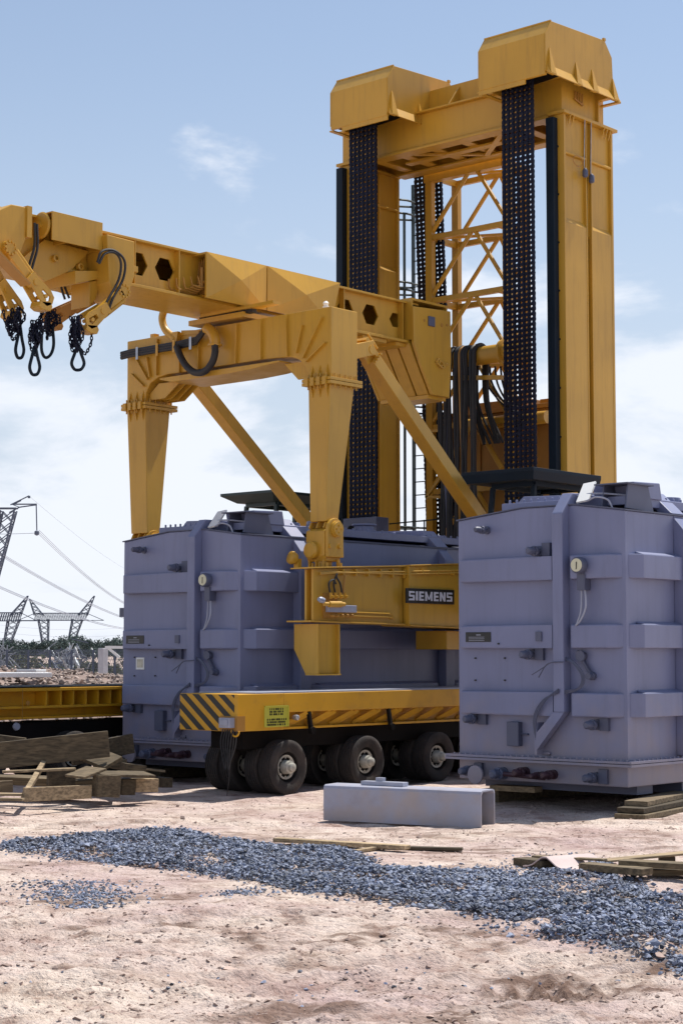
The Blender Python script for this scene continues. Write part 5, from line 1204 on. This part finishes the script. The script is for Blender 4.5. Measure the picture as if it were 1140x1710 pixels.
# curled sheet of pale card
m = MB(); o = AZ(925, 1448, .0); e1 = (AZ(975, 1440, 0) - AZ(905, 1433, 0)); e1.normalize(); e2 = Vector((-e1.y, e1.x, 0)); V_ = []; F_ = []
for i in range(13):
    for j in range(9):
        u = i / 12; v = j / 8; h_ = .03 + .10 * math.exp(-((u - .38) / .18) ** 2) * (1 - .4 * v) + .03 * v * math.sin(u * 5)
        p = o + e1 * (u * .62 - .12 + .1 * v) + e2 * (v * .55 - .30) + Vector((0, 0, h_)); V_.append(p)
nn = len(V_); V2 = [p - Vector((0, 0, .012)) for p in V_]
for i in range(12):
    for j in range(8):
        a_ = i * 9 + j; F_ += [(a_, a_ + 1, a_ + 10, a_ + 9), (nn + a_, nn + a_ + 9, nn + a_ + 10, nn + a_ + 1)]
ed = [i * 9 for i in range(13)] + [12 * 9 + j for j in range(1, 9)] + [i * 9 + 8 for i in range(11, -1, -1)] + [j for j in range(7, 0, -1)]
for i in range(len(ed)): a_, b2 = ed[i], ed[(i + 1) % len(ed)]; F_.append((a_, b2, nn + b2, nn + a_))
m.add(V_ + V2, F_); M['sheet'] = mat('pale_dusty_sheet', (.50, .40, .38), .8, var=.1, bump=.2)
tag(m.build('curled_sheet', 'sheet', smooth=True), 'curled pale pinkish sheet lying over the boards at the right edge of the gravel', 'sheet')
for k, (px, py, r_) in enumerate(((472, 1363, .05), (497, 1366, .035), (300, 1358, .04), (150, 1357, .03), (505, 1389, .035), (530, 1398, .03))):
    pass
P = np.array([AZ(a, b, .01)[:] for a, b in ((472, 1363), (438, 1366), (354, 1366), (305, 1366), (297, 1345), (860, 1378), (930, 1376), (700, 1398), (1112, 1610), (1100, 1596), (262, 1445), (735, 1490), (640, 1560), (500, 1600), (390, 1555), (380, 1620), (1090, 1675), (1108, 1690))])
tag(stones('scattered_rocks', P, rng.uniform(.03, .055, len(P)), M['clod']), 'a few bigger brown stones lying apart on the earth', 'stones', kind='stuff')

# ================================================================ BACKGROUND
# rubble embankment behind the left trailer
gx = np.linspace(-60, 8, 170); gy = np.linspace(32, 56, 70)
GX, GY = np.meshgrid(gx, gy, indexing='ij')
hh = np.clip((GY - 33) / 5, 0, 1) * np.clip((55 - GY) / 6, 0, 1) * (1.35 + .22 * fbm(GX, GY, 31, 4, .10) + .12 * fbm(GX, GY, 33, 4, .7)) * np.clip((7 - GX) / 6, 0, 1) - .1
co = np.stack([FW.x * GY + RT.x * GX, FW.y * GY + RT.y * GX, hh], -1).reshape(-1, 3); nA, nB = GX.shape; idx = np.arange(nA * nB).reshape(nA, nB)
fq = np.stack([idx[:-1, :-1], idx[1:, :-1], idx[1:, 1:], idx[:-1, 1:]], -1).reshape(-1, 4)
M['redearth'] = mat('reddish_rubble_earth', (.22, .16, .135), .95, var=.35, scale=2, bump=.8, bscale=9)
tag(npmesh('rubble_bank', co, fq, M['redearth']), None, None, kind='structure')
k = 20000; rr = rng.uniform(-22, 2, k); ff = rng.uniform(34, 52, k)
h_ = np.clip((ff - 33) / 5, 0, 1) * np.clip((55 - ff) / 6, 0, 1) * (1.35 + .22 * fbm(rr, ff, 31, 4, .10) + .12 * fbm(rr, ff, 33, 4, .7)) * np.clip((7 - rr) / 6, 0, 1) - .1
M['rubble'] = mat('broken_rubble', (.29, .23, .20), .95, var=.1, scale=4, island=.55)
tag(stones('rubble', np.stack([FW.x * ff + RT.x * rr, FW.y * ff + RT.y * rr, h_ + .02], -1), rng.uniform(.025, .085, k), M['rubble']), 'reddish broken rubble covering the low bank behind the left trailer', 'rubble', kind='stuff')
def slab(px0, px1, py, f, w, h, lbl):
    m = MB(); m.bar(far(px0, py, f), far(px1, py, f + .5), w, h); tag(m.build('pale_slab', 'conc', bevel=.01), lbl, 'slab', 'pale slabs on the rubble bank')
M['conc2'] = mat('white_sheet_metal', (.72, .74, .76), .5, var=.1)
slab(-60, 84, 1127, 38.0, .7, .10, 'long white slab lying along the rubble bank at the left edge')
slab(44, 62, 1120, 41.0, .5, .06, 'short white slab lying behind the long one')
for o in bpy.data.objects:
    if o.name.startswith('pale_slab'): o.data.materials[0] = M['conc2']

# distant wood: thousands of small leaf faces spread through uneven crowns, one mass
def wood(name, specs, m, nleaf, sz):
    V = []; 
    for (f, r, h, w) in specs:
        n = int(nleaf * w * h / 20); th = rng.uniform(0, 2 * np.pi, n); ph = np.arccos(rng.uniform(-.35, 1, n)); rad = rng.uniform(.55, 1, n) ** .5
        lob = 1 + .28 * np.sin(th * 3 + r) * np.sin(ph * 4 + f) + .15 * np.sin(th * 7 + ph * 5)
        x = w / 2 * rad * lob * np.sin(ph) * np.cos(th); y = w / 2 * rad * lob * np.sin(ph) * np.sin(th); z = h * (.42 + .55 * rad * lob * np.cos(ph)) 
        c = np.stack([FW.x * (f + y) + RT.x * (r + x), FW.y * (f + y) + RT.y * (r + x), np.maximum(z, 0)], -1)
        d = rng.normal(0, 1, (n, 4, 3)); d /= np.linalg.norm(d, axis=-1, keepdims=True); d[:, 3] = -d[:, 1]
        V.append(c[:, None] + d * (sz * rng.uniform(.6, 1.3, (n, 1, 1))))
    V = np.concatenate(V); n = len(V); return npmesh(name, V.reshape(-1, 3), np.arange(n * 4).reshape(n, 4)[:, [0, 1, 2]].copy() if False else np.arange(n * 4).reshape(n, 4), m, smooth=False)
M['leaf'] = mat('distant_tree_foliage', (.045, .070, .062), .8, var=.35, scale=.15, island=.5)
M['scrub'] = mat('scrub_foliage', (.055, .065, .030), .85, var=.35, scale=.3, island=.5)
sp = [(rng.uniform(420, 640), 0, rng.uniform(2.6, 6.4), rng.uniform(7, 15)) for _ in range(230)]
sp = [(f, rng.uniform(-.42, .42) * f, h * (f / 500), w) for f, _, h, w in sp]
sp += [(480 + rng.uniform(-30, 30), -95 + i * 3.6 + rng.uniform(-1, 1), rng.uniform(4.0, 5.8), rng.uniform(6, 9)) for i in range(20)]
tag(wood('distant_wood', sp, M['leaf'], 520, .32), 'dark green far-off wood along the horizon', 'trees', kind='stuff')
sp = [(rng.uniform(75, 190), 0, rng.uniform(.8, 1.9), rng.uniform(3, 6)) for _ in range(150)]
sp = [(f, rng.uniform(-.42, .42) * f, h, w) for f, _, h, w in sp]
tag(wood('scrub', sp, M['scrub'], 900, .16), 'low dark scrub between the rubble bank and the wood', 'scrub', kind='stuff')

# pylons
def seg(mb, a, b, t): mb.bar(a, b, t)
def lattice(mb, a, b, w0, w1, n, t, ux=RT, uy=FW):
    a = Vector(a); b = Vector(b); prev = None
    for i in range(n + 1):
        k = i / n; c = a.lerp(b, k); w = w0 + (w1 - w0) * k
        cur = [c + ux * sx * w / 2 + uy * sy * w / 2 for sx, sy in ((-1, -1), (1, -1), (1, 1), (-1, 1))]
        if prev:
            for j in range(4):
                mb.bar(prev[j], cur[j], t); mb.bar(prev[j], cur[(j + 1) % 4], t * .6); mb.bar(prev[(j + 1) % 4], cur[j], t * .6)
        prev = cur
def pylon(label, f, peaks, zbar, ztop, legs, wbar, gnd=0, t=.27, arm_=8):
    """portal pylon: crossbar between zbar pixels, two leaning legs, two peaks"""
    base = far(legs[0][0], 1085, f); base.z = 0
    g = thing('power_pylon', label, 'pylon', base, 'lattice power pylons')
    for (xt, xb) in legs:
        m = MB(); A = far(xt, zbar + 4, f); Bq = far(xb, 1088, f); Bq.z = gnd; lattice(m, Bq, A, 1.2, 3.6, 7, t); m.build('leg', 'pylon', g)
    m = MB(); A = far(wbar[0], zbar, f); Bq = far(wbar[1], zbar, f)
    for sy in (-1.2, 1.2):
        for dz in (-1.3, 1.3): m.bar(A + FW * sy + Vector((0, 0, dz)), Bq + FW * sy + Vector((0, 0, dz)), t)
    n = 22
    for i in range(n):
        p = A.lerp(Bq, i / n); q_ = A.lerp(Bq, (i + 1) / n)
        for sy in (-1.2, 1.2): m.bar(p + FW * sy - Vector((0, 0, 1.3)), q_ + FW * sy + Vector((0, 0, 1.3)), t * .7)
        m.bar(p + FW * 1.2, q_ - FW * 1.2, t * .6)
    for e, dx in ((A, -arm_), (Bq, arm_)): m.bar(e + Vector((0, 0, 1.2)), e + RT * dx - Vector((0, 0, 1.3)), t * .8); m.bar(e - Vector((0, 0, 1.3)), e + RT * dx - Vector((0, 0, 1.3)), t * .8)
    m.build('crossbeam', 'pylon', g)
    for (xt, xb, yt) in peaks:
        m = MB(); lattice(m, far(xb, zbar - 2, f), far(xt, yt, f), 3.2, .3, 5, t * .8); m.build('peak', 'pylon', g)
    return g
pylon('lattice pylon with broad crossbeam beside the grey tank, rising behind the wood', 640, [(158, 138, 995), (50, 66, 1000)], 1030, 0, [(73, 78), (130, 112)], (58, 146), arm_=6)
pylon('lattice pylon cut by the left edge with one slanting peak showing', 560, [(47, 26, 995), (-55, -36, 995)], 1030, 0, [(24, 6), (-30, -16)], (-46, 36), arm_=5)
# nearer pylon whose right arm reaches into the frame
fN = 330; g = thing('power_pylon', 'tall near pylon at the left edge with its right arm and insulator string showing', 'pylon', tuple(Vector((far(-60, 1085, fN).x, far(-60, 1085, fN).y, 0))), 'lattice power pylons')
m = MB(); lattice(m, far(-40, 1088, fN), far(15, 853, fN), 1.0, 2.6, 12, .28); m.build('leg', 'pylon', g)
m = MB(); lattice(m, far(-90, 1088, fN), far(-130, 853, fN), 1.0, 2.6, 12, .28); m.build('leg', 'pylon', g)
m = MB(); lattice(m, far(-140, 849, fN), far(22, 849, fN), 1.8, 1.6, 14, .24)
m.bar(far(20, 842, fN), far(62, 842, fN), .24); m.bar(far(16, 856, fN), far(33, 847, fN), .22); m.bar(far(33, 847, fN), far(62, 843, fN), .22); m.bar(far(20, 842, fN), far(33, 847, fN), .15)
m.bar(far(18, 843, fN), far(49, 828, fN), .2); m.bar(far(24, 842, fN), far(36, 836, fN), .15); m.bar(far(49, 828, fN), far(49, 832, fN), .35); m.build('crossbeam', 'pylon', g)
m = MB(); m.bar(far(61, 843, fN), far(62, 885, fN), .16); m.lathe(far(62, 890, fN), (0, 0, 1), [(-.5, .1), (-.3, .45), (.3, .45), (.5, .1)], 8); m.build('insulator_string', 'pylon', g)
def wire(label, p, q_, sag, r, n=2, gap=.0):
    t = thing('power_line', label, 'power line', p, 'overhead power lines')
    for k in range(n):
        m = MB(); o = Vector((0, 0, gap * (k // 2))) + RT * gap * (k % 2)
        m.tube([p.lerp(q_, i / 14) - Vector((0, 0, sag * 4 * (i / 14) * (1 - i / 14))) + o for i in range(15)], r, 4); m.build('conductor', 'wire', t)
wire('bundle of thin wires falling from the insulator towards the grey tank', far(62, 889, fN), far(215, 1012, 640), 1.5, .055, 4, .42)
wire('wire bundle crossing the sky from the left edge below the insulator', far(-60, 890, 330), far(230, 1040, 700), 2, .055, 4, .42)
wire('lowest wire bundle sloping across the left edge', far(-60, 955, 400), far(215, 1052, 700), 2, .055, 4, .42)
wire('two short level wires between the left edge and the insulator', far(-150, 889, fN), far(62, 890, fN), .3, .04, 2, .5)
wire('thin earth wire falling from the tip of the near pylon arm', far(50, 829, fN), far(230, 960, 700), 1.5, .03, 1)
for yy in (1038, 1050, 1060):
    wire('faint level wires between the two far pylons and the tank' if yy == 1038 else ('middle faint level wire right of the far pylons' if yy == 1050 else 'lowest faint level wire right of the far pylons'), far(-40, yy, 640), far(240, yy + 6, 800), 2.5, .05, 1)

# fence, post and heap of pylon scrap beyond the bank
fe = thing('wire_fence', 'wire mesh fence on slim posts beyond the rubble bank', 'fence', (far(100, 1120, 62).x, far(100, 1120, 62).y, 0))
for i in range(12):
    p = far(-60 + 36 * i, 1100, 62); m = MB(); m.bar((p.x, p.y, 0), (p.x, p.y, 2.0), .06); m.build('fence_post', 'pylon', fe)
m = MB(); a, b_ = far(-60, 1100, 62), far(340, 1100, 62)
for z in np.linspace(.7, 2.0, 9): m.bar((a.x, a.y, z), (b_.x, b_.y, z), .012)
n = 150
for i in range(n):
    p = a.lerp(b_, i / n); q_ = a.lerp(b_, (i + 7) / n); m.bar((p.x, p.y, .6), (q_.x, q_.y, 2.0), .010); m.bar((p.x, p.y, 2.0), (q_.x, q_.y, .6), .010)
m.build('mesh', 'pylon', fe)
m = MB(); a = far(172, 1125, 58); m.bar((a.x, a.y, .2), (a.x, a.y, 2.05), .24, .24); tag(m.build('concrete_post', 'conc', bevel=.02), 'square pale concrete post standing just left of the grey tank', 'post')
m = MB(); m.bar(far(176, 1081, 57), far(225, 1081, 57), .1, .09); m.bar(far(182, 1083, 57), far(200, 1098, 57), .08); tag(m.build('white_beam', 'white'), 'white horizontal beam with a brace next to the concrete post', 'beam')
rs = random.Random(4)
sc_ = thing('scrap_heap', 'heap of bent galvanised lattice members behind the rubble bank', 'scrap heap', tuple(Vector((far(100, 1120, 66).x, far(100, 1120, 66).y, 0))))
for i in range(75):
    cx = rs.gauss(108, 17); cy = 1100 + rs.gauss(0, 10); ff = 66 + rs.uniform(-2, 2); p = far(cx, cy, ff); d = (RT * rs.uniform(-1, 1) + FW * rs.uniform(-.5, .5) + Vector((0, 0, rs.uniform(-.9, .9)))).normalized() * rs.uniform(.10, .38)
    m = MB(); m.bar(p - d, p + d, .035 if i % 5 else .07); m.build('lattice_member', 'scrap' if i % 3 else 'pylon', sc_)
for i in range(22):
    cx = rs.gauss(8, 8); cy = 1098 + rs.gauss(0, 9); p = far(cx, cy, 66); d = (RT * rs.uniform(-1, 1) + Vector((0, 0, rs.uniform(-.9, .9)))).normalized() * rs.uniform(.15, .4)
    m = MB(); m.bar(p - d, p + d, .035); m.build('lattice_member', 'scrap', sc_)
for k, (a_, b2, lb) in enumerate((((126, 1081), (134, 1101), 'slim white board leaning in the scrap heap'), ((153, 1082), (159, 1094), 'short white board standing left of the concrete post'), ((131, 1110), (132, 1120), 'small white peg below the leaning white board'))):
    m = MB(); m.bar(far(*a_, 63), far(*b2, 63), .13 if k < 2 else .07, .03); tag(m.build('white_board', 'white'), lb, 'board', 'white boards near the scrap heap')
#@@REST
